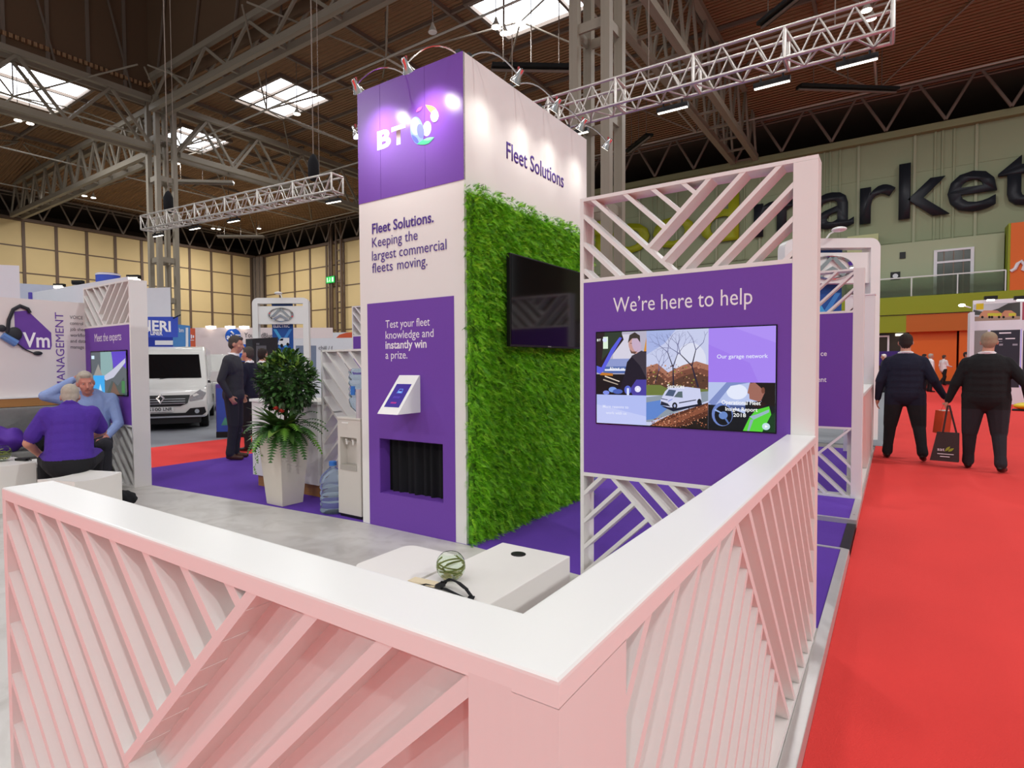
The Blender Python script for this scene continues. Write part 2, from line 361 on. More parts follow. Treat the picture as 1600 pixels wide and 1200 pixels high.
# vertical boards closing the step up to the raised roof
CLER = M('clerestory_board', '#6a523d', .8, var=.1, scale=.8)
cw = struct(box('wall_clerestory_left', (XA-.35, -30, 18.95), (XA-.15, YC+.35, 28.2), CLER))
cw2 = struct(box('wall_clerestory_back', (XA-.35, YC+.15, 19.6), (-2, YC+.35, 28.2), CLER))
for k in range(16): box('batten', (XA-.15, YC-1.5-2.2*k, 19.6), (XA-.05, YC-1.3-2.2*k, 28), STEELD, cw)
for k in range(12): bar('brace', (XA, YC-1-4.4*k, 19.4), (XA, YC-3.2-4.4*k, 28), .1, .1, STEELD, cw)
for k in range(8): bar('brace', (XA+1+4.4*k, YC, 19.4), (XA+3.2+4.4*k, YC, 28), .1, .1, STEELD, cw2)
# purlins and pyramid space frame under the low roof
for k in range(6): box('purlin', (XA, YC+.3+5.2*k, ZD-.2), (24, YC+.45+5.2*k, ZD), STEELD, ce)
for k in range(13): box('purlin', (XA+.5+5.2*k, YC+.2, ZD-.24), (XA+.65+5.2*k, YW, ZD), STEELD, ce)
for k in range(9): box('purlin', (XW, 2+5.2*k, ZD-.2), (XA-.3, 2.15+5.2*k, ZD), STEELD, ce)
for k in range(5): box('purlin', (XW+1+5.4*k, 0, ZD-.24), (XW+1.15+5.4*k, YW, ZD), STEELD, ce)
nodes = {}
for i in range(9):
    for j in range(5):
        x, y = -63.5+10.4*i, 2.6+10.4*j
        if y > YW-1 or (x > XA and y < YC+1) or x > 22: continue
        nodes[i, j] = Vector((x, y, 17.7))
for (i, j), p in nodes.items():
    for sx in (-1, 1):
        for sy in (-1, 1):
            q = p+Vector((sx*5.0, sy*5.0, ZD-.15-17.7))
            if q.y < YW: rod('strut', p, q, .055, STEEL, ce)
    rod('hanger', p, p+Vector((0, 0, ZD-17.8)), .04, STEELD, ce)
    for d in ((1, 0), (0, 1)):
        if (i+d[0], j+d[1]) in nodes: rod('tie_tube', p, nodes[i+d[0], j+d[1]], .06, STEELW, ce)
# ---- columns
def column(x, y, label, s=1.5, h=19.4, mat=STEEL, pw=.17):
    t = thing('steel_column', label, 'column', (x, y, -.075))
    for dx in (0, -s):
        for dy in (0, s):
            box('post', (x+dx-pw, y+dy-pw, -.075), (x+dx+pw, y+dy+pw, h), mat, t)
    n = 7
    for k in range(n):
        z = .5+k*(h-.5)/n
        for dy in (0, s): box('crossbar', (x-s, y+dy-.05, z-.17), (x, y+dy+.05, z+.17), mat, t)
        for dx in (0, -s): box('crossbar', (x+dx-.05, y, z-.17), (x+dx+.05, y+s, z+.17), mat, t)
    return t
pl = hy(247, 300, YC); pr = hy(948, 150, YC)
cl_, cr_ = Vector((pl.x, YC, 0)), Vector((pr.x, YC, 0))
column(cl_.x, YC, 'pale lattice steel column rising behind the white van stand', s=1.15, pw=.15)
column(cr_.x, YC, 'lattice steel column behind the purple and white tower', s=1.2, h=23, pw=.16)
# ---- roof trusses
def truss(label, a, b, z0, z1, pitch, mat, wide=.9, cw_=.3):
    a, b = Vector((*a, 0)), Vector((*b, 0)); d = (b-a).normalized(); s = Vector((-d.y, d.x, 0)); n = max(2, round((b-a).length/pitch))
    t = thing('roof_truss', label, 'truss', (a.x, a.y, z0))
    for k in (-.5, .5):
        o = s*wide*k
        bar('bottom_chord', a+o+Vector((0, 0, z0)), b+o+Vector((0, 0, z0)), cw_, .38, mat, t)
        bar('top_chord', a+o+Vector((0, 0, z1)), b+o+Vector((0, 0, z1)), cw_, .36, mat, t)
        for i in range(n):
            p = a.lerp(b, (i+.5)/n)+o
            for e in (i, i+1): bar('diagonal', a.lerp(b, e/n)+o+Vector((0, 0, z0+.15)), p+Vector((0, 0, z1-.15)), .13, .17, mat, t)
    for i in range(n+1):
        p = a.lerp(b, i/n); bar('batten', p-s*wide*.5+Vector((0, 0, z0)), p+s*wide*.5+Vector((0, 0, z0)), .16, .12, mat, t)
    return t
cxl, cxr = cl_.x-.75, cr_.x-.7
truss('deep roof truss running from the pale column over the hall towards the aisle', (cxl, YC-30), (cxl, YC-.2), ZC, 19.15, 5.0, STEEL)
truss('roof truss from the pale column back to the beige wall', (cxl, YC+1.7), (cxl, YW-.5), ZC, 19.15, 4.4, STEEL)
truss('roof truss from the pale column to the left beige wall', (cxl-.8, YC+.7), (XW+.5, YC+.7), ZC, 18.9, 2.4, STEEL)
truss('roof truss from the tower-side column back to the green wall', (cxr, YC+1.6), (cxr, YW-.5), ZC, 19.4, 2.6, STEEL, wide=1.5, cw_=.34)
truss('high roof truss linking the two lattice columns under the raised roof', (cxl+1, YC), (cxr, YC), 18.3, 20.3, 4.6, STEEL)
# ---- high bay lamps: the hall's own, plus unseen ones added to light the stand
LAMP_N = [0]
def bay_lamp(p, watt, label, r=1., lit=True):
    off = not in_view(p); LAMP_N[0] += 1; sfx = '_%02d_offscreen' % LAMP_N[0] if off else ''
    t = thing('high_bay_lamp', label, 'lamp', p, group='high bay lamps under the roof' if lit else None)
    mb = MB(); mb.lathe([(.05*r, .45), (.12*r, .4), (.16*r, .3), (.42*r, .02), (.44*r, 0)], p, 16); rf = mb.build('reflector', STEELW, t, True)
    mb = MB(); mb.lathe([(.40*r, 0), (.40*r, -.03)], p, 16); mb.build('lens'+sfx, LIT if lit else WHITE2, rf)
    top = 28.0 if (XA < p.x < -2 and p.y < YC) else min(ZD, ZD-.05-max(0, p.y-37)*.1495, ZD-.06-max(0, -58-p.x)*.1547)
    for q, (sx, sy) in SKYR:
        if abs(p.x-q.x) < sx+.2 and abs(p.y-q.y) < sy+.2: top = ZD-.04 if (abs(p.x-q.x) < sx and abs(p.y-q.y) < sy) else ZD-.25
    rod('stem', p+Vector((0, 0, .4)), Vector((p.x, p.y, top-.003)), .025, STEELD, t)
    if watt:
        l = bpy.data.lights.new('lamp_light'+sfx, 'AREA'); l.shape = 'DISK'; l.size = .78*r; l.energy = watt; l.color = (.97, .985, 1.0)
        lo = bpy.data.objects.new('lamp_light'+sfx, l); reg(lo, t, Matrix.Translation(p+Vector((0, 0, -.06))))
lamp_lbl = 'round high bay lamp hanging from the hall roof'
for x in (-33, -23, -13, -3, 7):
    for y in (-13, -3, 7, 16.5):
        if not (y > 16 and x < -8): bay_lamp(Vector((x, y, 18.2)), LAMP_W, lamp_lbl)
VIEW_W = 1050   # every lit lamp that the picture shows
for px, py in ((775, 42), (788, 52), (28, 188), (47, 193), (277, 255), (464, 178), (132, 306), (146, 309), (422, 290), (405, 357), (541, 322), (552, 324), (333, 357), (342, 358), (1354, 16), (1361, 29)):
    bay_lamp(hz(px, py, 16.9), VIEW_W*.5, lamp_lbl, .5)
bay_lamp(hz(676, 50, 16.9), 0, 'round white lamp with no light, hanging above the purple tower', .5, lit=False)
for x, y in ((-2, 26), (8, 26), (8, 37)): bay_lamp(Vector((x, y, 18.6)), LAMP_W*1.3, lamp_lbl)
for x, y in ((-30, -24), (-12, -24), (6, -24), (21, -24), (21, -8), (21, 8)): bay_lamp(Vector((x, y, 18.2)), LAMP_W*FILL_K*(1.7 if x > 20 and y > -20 else 1), lamp_lbl)  # unseen, much stronger lamps behind and beside, added to light upright faces
# radiant heaters and ducts hanging under the roof
def heater(a, b, label, mat, r=.22):
    a, b = Vector(a), Vector(b); t = thing('radiant_heater', label, 'heater', a)
    bar('hood', a, b, .55, .16, mat, t); rod('heater_tube', a-Vector((0, 0, .16)), b-Vector((0, 0, .16)), .07, STEELD, t)
    for k in (.15, .5, .85): p = a.lerp(b, k); rod('hanger', p, p+Vector((0, 0, ZD-p.z)), .025, STEELD, t)
heater(hz(268, 283, 15.5), hz(365, 285, 15.5), 'pink lit tube heater beside the pale column', STEELW)
heater(hz(340, 369, 15.8), hz(412, 369, 15.8), 'thin tube heater above the wall corner', STEELW)
heater(hz(768, 104, 15.0), hz(892, 106, 15.0), 'dark tube heater between tower and lattice column', BLACK)
heater(hz(1190, 38, 17), hz(1262, -20, 17), 'black slanting roof duct at the top beside the long truss', BLACK)
heater(hz(1248, 135, 17), hz(1400, 140, 17), 'long black roof duct above the green wall', BLACK)
heater(hz(982, 236, 16.5), hz(1015, 210, 16.5), 'dark roof duct behind the lattice column', BLACK)
# ================================================================== STAND FLOOR
marble = M('grey_marble_vinyl', '#c4bfb8', .38, var=.0)
nt = marble.node_tree; b = nt.nodes['Principled BSDF']; tcn = nt.nodes.new('ShaderNodeTexCoord')
nz = nt.nodes.new('ShaderNodeTexNoise'); nz.inputs['Scale'].default_value = 3.2; nz.inputs['Detail'].default_value = 9; nz.inputs['Distortion'].default_value = 1.4
cr = nt.nodes.new('ShaderNodeValToRGB'); cr.color_ramp.elements[0].color = (*lin('#b9b4ad'), 1); cr.color_ramp.elements[0].position = .33
cr.color_ramp.elements[1].color = (*lin('#c9c5bf'), 1); cr.color_ramp.elements[1].position = .55
nt.links.new(tcn.outputs['Object'], nz.inputs['Vector']); nt.links.new(nz.outputs['Fac'], cr.inputs[0]); nt.links.new(cr.outputs[0], b.inputs['Base Color'])
XE = -.245
t = thing('stand_platform', 'raised floor of the near stand, grey marble in front and purple carpet behind', 'platform', (-4, 3, GZ))
edge = [(XE-.055, 3.50), (-1.6, 3.50), (-2.55, 3.60), (-3.72, 3.60), (-8.1, 3.24)]
mb = MB(); mb.prism([(-8.1, .5), (XE-.055, .5)]+edge, (0, 0, -.075), (1, 0, 0), (0, 1, 0), .075); mb.build('marble_floor', marble, t)
SX = -.75
mb = MB(); mb.prism([(-8.1, 6.12)]+edge[::-1]+[(XE-.055, 5.08), (SX, 5.08), (SX, 6.12)], (0, 0, -.075), (1, 0, 0), (0, 1, 0), .075); mb.build('purple_floor', PURPCARPET, t)
mb = MB(); mb.add([(XE-.055,.5,-.06),(XE,.5,-.06),(XE,5.12,-.06),(XE-.055,5.12,-.06),(XE-.055,.5,.006),(XE-.004,.5,.0),(XE-.004,5.12,.0),(XE-.055,5.12,.006)],[(0,3,2,1),(4,5,6,7),(0,1,5,4),(1,2,6,5),(2,3,7,6),(3,0,4,7)])
mb.build('metal_edge', ALU, t, bevel=.003)
box('metal_edge', (-8.1, .455, -.075), (XE, .50, .004), ALU, t)
box('metal_edge', (SX, 5.08, -.075), (XE-.055, 5.12, .005), ALU, t)
t2 = thing('stand_platform', 'low purple carpeted step between the two raised floors', 'platform', (-.5, 5.6, GZ))
box('purple_floor', (SX, 5.12, -.075), (XE-.07, 6.08, -.035), PURPCARPET, t2)
box('black_edge', (XE-.07, 5.12, -.075), (XE-.005, 6.08, -.03), BLACK, t2)
t = thing('stand_platform', 'raised purple floor of the further stand with metal edge', 'platform', (-4, 8, GZ))
box('purple_floor', (-8.1, 6.12, -.075), (XE-.055, 11.1, 0), PURPCARPET, t)
box('metal_edge', (XE-.055, 6.08, -.075), (XE, 11.15, .005), ALU, t)
box('metal_edge', (SX, 6.08, -.075), (XE-.055, 6.12, .005), ALU, t)
for y in (6.3, 11.0): mb = MB(); mb.lathe([(.009, .005), (.009, .008)], (XE-.028, y, 0), 10); mb.build('screw', CHROME, t)
# ================================================================== SLATTED BARRIERS
XU0, YU0 = Vector((1, 0, 0)), Vector((0, 1, 0)); zt_cap = 1.0
def barrier_x(t, x0, x1, y0, y1, zt, cap=True, pw=.075):
    """barrier along x, slatted on its -y face"""
    mb = MB(); mb.box((x0, y0+.062, 0), (x1, y1, zt-.03)); mb.build('back_board', WHITE, t)
    if cap: mb = MB(); mb.box((x0, y0, zt-.035), (x1, y1, zt)); mb.build('top_cap', WHITE2, t, bevel=.007, seg=3, btop=zt_cap)
    box('end_post', (x0, y0, 0), (x0+.028, y0+.064, zt-.034), WHITE, t); box('end_post', (x1-pw, y0, 0), (x1, y0+.064, zt-.034), WHITE, t)
    box('bottom_rail', (x0, y0+.001, 0), (x1, y0+.064, .03), WHITE, t)
    r = (x0+.028, .03, x1-pw, zt-.035); S = []
    cd_ = 1.866
    for k in range(-8, 9):
        c = -1.069+.155*k
        ex = [] if c <= -.90 else [(-1, 1, cd_), ]
        if c > -.90: ex = [(1, -1, -cd_)]
        s = clipline('\\', c, r, ex); S.append(s)
    for k in range(0, 14):
        c = cd_-.158*k
        S.append(clipline('/', c, r, [(-1, -1, .914-.004)]))
    for s in S:
        o_ = .0009 if s and s[1][1] < s[0][1] else 0
        if s: bar('slat', (s[0][0], y0+.0325+o_, s[0][1]), (s[1][0], y0+.0325+o_, s[1][1]), .022, .063, WHITE, t, up=(0, 1, 0), ext=.012)
def barrier_y(t, x1, y0, y1, th, zt, ydiv=2.52, cap=True, pw=.075):
    """barrier along y, slatted on its +x face at x1"""
    x0 = x1-th
    box('back_board', (x0, y0, 0), (x1-.062, y1, zt-.03), WHITE, t)
    if cap: mb = MB(); mb.box((x0, y0, zt-.035), (x1, y1, zt)); mb.build('top_cap', WHITE2, t, bevel=.007, seg=3, btop=zt_cap)
    box('end_post', (x1-.064, y0, 0), (x1, y0+pw, zt-.034), WHITE, t); box('end_post', (x1-.064, y1-.03, 0), (x1, y1, zt-.034), WHITE, t)
    box('bottom_rail', (x1-.064, y0, 0), (x1-.001, y1, .03), WHITE, t)
    r = (y0+pw, .03, y1-.03, zt-.035); S = []
    for k in range(-1, 16): S.append(clipline('/', .38-.155*k, r, [(1, 1, ydiv)]))
    for k in range(0, 14): S.append(clipline('\\', ydiv+.155*k, r, []))
    for s in S:
        o_ = .0009 if s and s[1][1] > s[0][1] else 0
        if s: bar('slat', (x1-.0325-o_, s[0][0], s[0][1]), (x1-.0325-o_, s[1][0], s[1][1]), .022, .063, WHITE, t, up=(1, 0, 0), ext=.012)
XR, YF, ZB = -.301, .594, 1.012
t = thing('slatted_barrier', 'low white corner barrier with herringbone slats beside the red carpet', 'barrier', (-1.2, YF, 0))
barrier_x(t, -2.15, XR-.064, YF, YF+.135, ZB, False, pw=.02)
barrier_y(t, XR, YF, 3.316, .126, ZB, cap=False, pw=.21)
mb = MB(); mb.prism([(-2.15, YF), (XR, YF), (XR, 3.316), (XR-.126, 3.316), (XR-.126, YF+.135), (-2.15, YF+.135)], (0, 0, ZB-.035), XU0, YU0, .035); mb.build('top_cap', WHITE2, t, bevel=.007, seg=3, btop=zt_cap)
t = thing('slatted_barrier', 'low white slatted barrier of the further purple stand', 'barrier', (-.26, 9, 0))
barrier_y(t, -.262, 7.2, 10.75, .12, 1.03, ydiv=9)
t = thing('end_panel', 'tall narrow white panel at the far end of the further stand', 'panel', (-.31, 10.9, 0))
box('board', (-.62, 10.76, 0), (-.25, 10.95, 2.36), WHITE, t); box('cap', (-.63, 10.75, 2.36), (-.24, 10.96, 2.38), WHITE2, t)
# ================================================================== LATTICE DISPLAY PANELS
def display_panel(t, x1, y, zt=2.36, wd=1.225, backed=False, post=.105, dep=.15, lower='A'):
    x0 = x1-wd; yb = y+dep
    box('left_board', (x0, y, 0), (x0+.022, yb, zt-.02), WHITE, t)
    mb = MB(); mb.box((x1-post, y, 0), (x1, yb, zt-.02)); mb.build('post', WHITE, t, bevel=.003)
    box('top_rail', (x0, y, zt-.02), (x1, yb, zt), WHITE, t)
    for z0, z1 in ((1.855, 1.877), (.69, .712)): box('rail', (x0+.022, y, z0), (x1-post, yb, z1), WHITE, t)
    box('bottom_rail', (x0+.022, y, 0), (x1-post, yb, .022), WHITE, t)
    if backed:
        box('back_board', (x0+.022, yb-.012, 1.877), (x1-post, yb, zt-.02), WHITE, t); box('back_board', (x0+.022, yb-.012, .022), (x1-post, yb, .69), WHITE, t)
    pp = box('purple_panel', (x0+.022, y+.001, .712), (x1-post, yb-.02, 1.855), PURPLE, t)
    dx = x1+.305
    r = (x0+.022, 1.877, x1-post, zt-.02); S = []
    for c in (.42, .58, .745, .89): S.append(clipline('\\', c+dx, r))
    for c in (1.085, 1.245, 1.41): S.append(clipline('\\', c+dx, r, [(1, -1, -(3.14-dx))]))
    for c in (3.14, 2.975, 2.81, 2.645, 2.48, 2.315): S.append(clipline('/', c-dx, r, [(-1, -1, -(.89+dx))]))
    r2 = (x0+.022, .022, x1-post, .69)
    if lower == 'A':
        for c in (2.09, 1.92, 1.76, 1.60, 1.435): S.append(clipline('/', c-dx, r2, [(1, 1, -.635+dx)]))
        for k in range(9): S.append(clipline('\\', -.635+.168*k+dx, r2))
    else:
        for k in range(9): S.append(clipline('\\', -1.43+.168*k+dx, r2, [(-1, 1, 1.1-dx)]))
        for c in (1.1, ): S.append(clipline('/', c-dx, r2))
    for s in S:
        o_ = .0012 if s and s[1][1] < s[0][1] else 0
        if s: bar('slat', (s[0][0], y+dep*.5-.004+o_, s[0][1]), (s[1][0], y+dep*.5-.004+o_, s[1][1]), .021, dep-.012, WHITE, t, up=(0, 1, 0), ext=.011)
    return pp
XU, ZU = Vector((1, 0, 0)), Vector((0, 0, 1))
def label_text(t, lines, y, mat, th=.002):
    for s, x, z, wd, cap, bold in lines: text('lettering', s, (x, y, z), XU, ZU, wd, cap, mat, t, bold, th=-th)
P = 3.316
t = thing('lattice_display', 'tall white lattice panel with large help screen on purple', 'display panel', (-.9, P, 0))
pp = display_panel(t, XR-.004, P)
label_text(pp, [("We\u2019re here to help", -1.323, 1.668, .737, .084, 0)], P, TEXTW)
# --- touch screen with picture tiles
sx0, sx1, sz0, sz1 = -1.422, -.477, 1.018, 1.552
sc = thing('touch_screen', 'bright touch screen with picture tiles on the help panel', 'screen', (-.95, P, 1.02))
box('bezel', (sx0-.006, P-.004, sz0-.006), (sx1+.006, P+.01, sz1+.006), GLOSSK, sc)
def tile(layers, x0, z0): return prints('picture_tile', (x0, P-.0045, z0), XU, ZU, layers, sc)
W1, H1 = .297, .365   # mechanic under a bonnet
tA = tile([(E('#b9b4c8'), rect(0, 0, W1, H1)), (E('#d8d4e4'), rect(.1, .17, .25, .35)), (E('#8f9bd0'), rect(.05, .16, .2, .21)), (E('#4f68a8'), rect(.04, .125, .2, .165)), (E('#e8ecff'), rect(.05, .14, .19, .15)),
  (E('#2a1a1e'), [(0, H1), (0, .17), (.04, .15), (.07, .2), (.165, .32), (.15, H1)]), (E('#2f3a2c'), [(.05, H1), (.03, .2), (.15, .33), (.155, H1)]), (E('#dff3da'), rect(.04, .27, .07, .34)),
  (E('#5a5fe0'), [(0, .13), (.03, .12), (.1, .24), (.155, .33), (.14, .335), (.09, .27), (.03, .16), (0, .17)]),
  (E('#140f14'), rect(0, 0, W1, .12)), (E('#c47a2a'), [(.02, .115), (.1, .11), (.1, .125), (.03, .13)]), (E('#e8d8c8'), [(.05, .105), (.14, .075), (.142, .08), (.052, .112)]), (E('#b8a898'), [(.04, .085), (.13, .058), (.132, .063), (.042, .092)]),
  (E('#1b1526'), [(.14, .03), (.17, .12), (.185, .19), (.215, .225), (.27, .25), (.297, .25), (.297, .03)]), (E('#3b3440'), [(.21, .225), (.27, .255), (.297, .24), (.297, .1), (.26, .17)]),
  (E('#4a3fa0'), [(.2, .03), (.24, .09), (.297, .09), (.297, .0), (.22, 0)]), (E('#c99a92'), oval(.225, .285, .03, .05, .25)), (E('#c9b0c8'), oval(.24, .29, .026, .045, .25)), (E('#3c332f'), [(.19, .3), (.2, .345), (.23, .36), (.26, .34), (.262, .3), (.245, .325), (.215, .325)]),
  (E('#6a4a42'), [(.2, .265), (.21, .24), (.232, .236), (.25, .26), (.24, .25), (.215, .25)]), (E('#5a3f3a'), rect(.204, .296, .214, .299)), (E('#d8902c'), [(.283, .25), (.297, .25), (.297, .33)]), (E('#7ea0e8'), oval(.1, .03, .025, .016)), (E('#4a62b8'), oval(.13, .02, .03, .014)), (E('#5a6ad0'), oval(.19, .03, .02, .025)), (E('#dfe6ff'), rect(.185, .0, .198, .04)), (E('#7f8fe8'), oval(.06, .012, .02, .012)),
  (E('#e6e4ff'), oval(.249, .036, .018, .018)), (E('#ffffff'), [(.244, .028), (.258, .036), (.244, .044)]), (E('#dfe4ff'), oval(.052, .322, .014, .014))], sx0, 1.187)
tB_ = tile([(E('#b3bff6'), rect(0, 0, W1, .169)), (E('#c4cdfa'), [(0, 0), (W1, 0), (W1, .05), (0, .11)])], sx0, sz0)
WC = .331; rr = random.Random(3)   # lane with a white van
L = [(E('#c9cfee'), rect(0, 0, WC, .534)), (E('#a9b6e6'), [(0, .40), (.1, .46), (.16, .534), (0, .534)]), (E('#dfe2f4'), oval(.24, .36, .08, .1))]
L += [(E(c), [(0, .2), (0, z+.03), (.06, z+.05), (.12, z), (.2, z+.04), (.27, z+.06), (WC, z+.04), (WC, .2)]) for c, z in (('#a8705a', .30), ('#7a4a3a', .27), ('#5a3a2c', .24))]
for k in range(160):
    u, v = rr.uniform(0, WC-.01), rr.uniform(.2, .34); q = rr.uniform(.003, .01)
    L.append((E(rr.choice(['#c08466', '#8a5a40', '#3f2a24', '#d8a486', '#6a4c30', '#8c8a3c'])), rect(u, v, u+q, v+q*.8)))
def branch(u, v, a, ln, w_, dpt):
    u2, v2 = u+math.cos(a)*ln, v+math.sin(a)*ln; n_ = Vector((-math.sin(a), math.cos(a)))*w_
    if not (0 < u2 < WC and v2 < .53): return
    L.append((E('#2c2438' if dpt < 2 else '#5b5a86'), [(u-n_.x, v-n_.y), (u+n_.x, v+n_.y), (u2+n_.x*.6, v2+n_.y*.6), (u2-n_.x*.6, v2-n_.y*.6)]))
    if dpt < 5:
        for s in (-1, 1): branch(u2, v2, a+s*rr.uniform(.2, .55), ln*rr.uniform(.62, .8), w_*.62, dpt+1)
branch(.15, .22, 1.6, .11, .0045, 0); branch(.28, .22, 1.85, .12, .0055, 0); branch(.05, .24, 1.3, .07, .003, 1)
L += [(E('#6d7a3a'), [(0, .17), (0, .23), (.08, .23), (.14, .2), (.2, .22), (WC, .21), (WC, .18)]), (E('#8e9aa8'), [(0, .05), (0, .16), (.1, .175), (WC, .2), (WC, .15), (.02, .02), (0, .02)]), (E('#5f86d0'), [(0, .03), (0, .13), (.1, .15), (.13, .11), (.05, .04)]),
  (E('#5a3020'), [(0, 0), (WC, .0), (WC, .14), (.12, .06), (.02, .0)]), (E('#8a5038'), [(.03, .0), (WC, .13), (WC, .10), (.12, 0)]), (E('#1c120c'), [(.17, 0), (WC, .07), (WC, 0)])]
for k in range(220):
    u = rr.uniform(.03, WC-.008); v = rr.uniform(0, .02+.36*u); q = rr.uniform(.003, .007); L.append((E(rr.choice(['#b06a4a', '#7a3f2a', '#d89a78', '#4a2a1c'])), rect(u, v, u+q, v+q)))
L += [(E('#0f1430'), [(.085, .112), (.15, .085), (.3, .125), (.3, .14), (.15, .115)]), (E('#cfd3f2'), [(.08, .12), (.082, .15), (.105, .195), (.125, .215), (.22, .222), (.29, .214), (.298, .15), (.298, .135), (.17, .105), (.12, .108)]), (E('#4a5a78'), [(.105, .172), (.126, .206), (.165, .202), (.15, .168)]), (E('#5a6a70'), [(.153, .165), (.176, .195), (.198, .197), (.2, .162)]),
  (E('#20263c'), [(.08, .118), (.084, .14), (.12, .128), (.135, .112)]), (E('#303a60'), [(.084, .152), (.12, .146), (.12, .15), (.085, .157)]), (E('#8f9adf'), [(.12, .135), (.145, .15), (.147, .156), (.125, .146)]), (E('#14161e'), oval(.158, .117, .014, .019)), (E('#14161e'), oval(.287, .142, .011, .017)), (E('#aab0d8'), oval(.158, .117, .006, .009)), (E('#2a3048'), [(.18, .13), (.27, .15), (.27, .155), (.18, .136)])]
tC = tile(L, -1.125, sz0)
tD = tile([(E('#a988f4'), rect(0, 0, .317, .285)), (E('#b294f8'), [(.12, .285), (.317, .2), (.317, .285)]), (E('#a37ef0'), [(0, .2), (.2, .1), (.24, 0), (0, 0)])], -.794, 1.267)
tE = tile([(E('#b9c6ee'), rect(0, 0, .317, .249)), (E('#e6ecff'), oval(.14, .2, .05, .04)), (E('#7f8fc8'), [(.03, .12), (.11, .23), (.2, .249), (.09, .249), (.0, .14)]), (E('#4a5a90'), rect(0, .11, .26, .13)), (E('#0e1018'), [(0, 0), (0, .13), (.09, .12), (.2, .08), (.22, 0)]), (E('#12141c'), rect(.18, 0, .317, .15)),
  (E('#6f86c8'), oval(.07, .08, .052, .062)), (E('#0c0e16'), oval(.075, .075, .043, .053)), (E('#6a8ac8'), oval(.075, .075, .022, .02, .4)), (E('#9ab4e8'), [(.03, .1), (.065, .085), (.068, .09), (.034, .108)]), (E('#5a78b8'), [(.08, .06), (.1, .03), (.106, .034), (.088, .065)]),
  (E('#1a0f0c'), [(.2, .249), (.25, .249), (.317, .249), (.317, .13), (.26, .14), (.23, .22)]), (E('#a06a5c'), [(.2, .245), (.19, .195), (.198, .19), (.2, .165), (.25, .15), (.27, .2), (.25, .225), (.225, .249)]), (E('#7a4636'), oval(.262, .21, .008, .016)), (E('#2a120c'), [(.215, .15), (.25, .155), (.28, .14), (.25, .12), (.215, .125)]),
  (E('#58d43a'), [(.17, 0), (.2, .07), (.23, .11), (.29, .13), (.3, .09), (.26, 0)]), (E('#9ab8c8'), [(.2, .075), (.24, .09), (.29, .115), (.29, .1), (.22, .06)]), (E('#8fb0b8'), [(.19, .0), (.205, .06), (.22, .06), (.2, 0)]), (E('#123a1c'), [(.26, 0), (.3, .09), (.317, .1), (.317, 0)]), (E('#c4e0ea'), oval(.277, .028, .018, .018)), (E('#ffffff'), [(.272, .02), (.286, .028), (.272, .036)])], -.794, sz0)
EW = E('#ffffff'); ELW = E('#e4e8ff')
for (s, x, z, wd, cap, mt, al), tp in zip((('About us', -1.342, 1.332, .09, .017, EW, 'L'), ('Services', -1.008, 1.232, .092, .02, EW, 'L'), ('More reasons to', -1.382, 1.109, .155, .017, ELW, 'L'), ('work with us', -1.363, 1.073, .125, .016, ELW, 'L'),
   ('Our garage network', -.751, 1.392, .24, .02, ELW, 'L'), ('Operational Fleet', -.727, 1.153, .185, .02, EW, 'L'), ('Insight Report', -.708, 1.119, .152, .019, EW, 'L'), ('2018', -.67, 1.089, .06, .018, EW, 'L'), ('BT', -1.418, 1.502, .024, .013, EW, 'L')), (tA, tC, tB_, tB_, tD, tE, tE, tE, tA)):
    text('tile_caption', s, (x, P-.0092, z), XU, ZU, wd, cap, mt, tp, bold=.012, th=0)
t = thing('lattice_display', 'white lattice panel of the further stand with plain purple board', 'display panel', (-.9, 7.05, 0))
pp = display_panel(t, -.25, 7.05, zt=2.29, lower='B', post=.09)
for s, z in (('ce', 1.43), ('ent', 1.165)): text('lettering', s, (-.555, 7.05, z), XU, ZU, None, .05, TEXTW, pp, .01, th=-.002, align='R')
# left expert panel and its screen
L0 = 3.14
t = thing('lattice_display', 'white lattice panel with experts heading beside the grey bench', 'display panel', (-7.5, L0, 0))
pp = display_panel(t, -6.90, L0, backed=True, post=.03, dep=.195)
label_text(pp, [('Meet the experts', -7.83, 1.685, .70, .095, 0)], L0, TEXTW)
s2 = thing('wall_screen', 'small lit screen on the experts panel behind the seated men', 'screen', (-7.4, L0, 1.05))
box('bezel', (-7.93, L0-.012, 1.04), (-6.985, L0+.01, 1.57), GLOSSK, s2)
prints('picture', (-7.915, L0-.012, 1.055), XU, ZU, [(E('#5f6a70', .8), rect(0, 0, .915, .5)), (E('#8fb4b4', .9), rect(.26, .22, .58, .5)), (E('#5d3fd0', .9), [(.55, .5), (.915, .5), (.915, .3), (.75, .36), (.6, .3)]), (E('#cfd0e4', .9), [(.3, .2), (.55, .28), (.9, .42), (.9, .37), (.6, .2), (.4, .16)]), (E('#a9a5a0', .8), [(.05, .2), (.2, .36), (.3, .22), (.15, .16)]),
  (E('#2fa8f0', 1), rect(.05, 0, .36, .22)), (E('#bfe6ff', 1), [(.18, .01), (.24, .12), (.3, .01)]), (E('#4a5a54', .8), [(.4, 0), (.55, .16), (.7, .1), (.85, .2), (.9, 0)]), (E('#7a5a48', .8), [(.5, 0), (.6, .15), (.75, 0)]), (E('#3f8a4a', .8), rect(.8, .02, .88, .16)), (E('#d8f0ff', 1), rect(.02, .42, .1, .46))], s2)
# panel far behind the water cooler
t = thing('lattice_display', 'white lattice panel with purple board far behind the water cooler', 'display panel', (-6.8, 6.9, 0))
display_panel(t, -6.08, 6.9, backed=True)
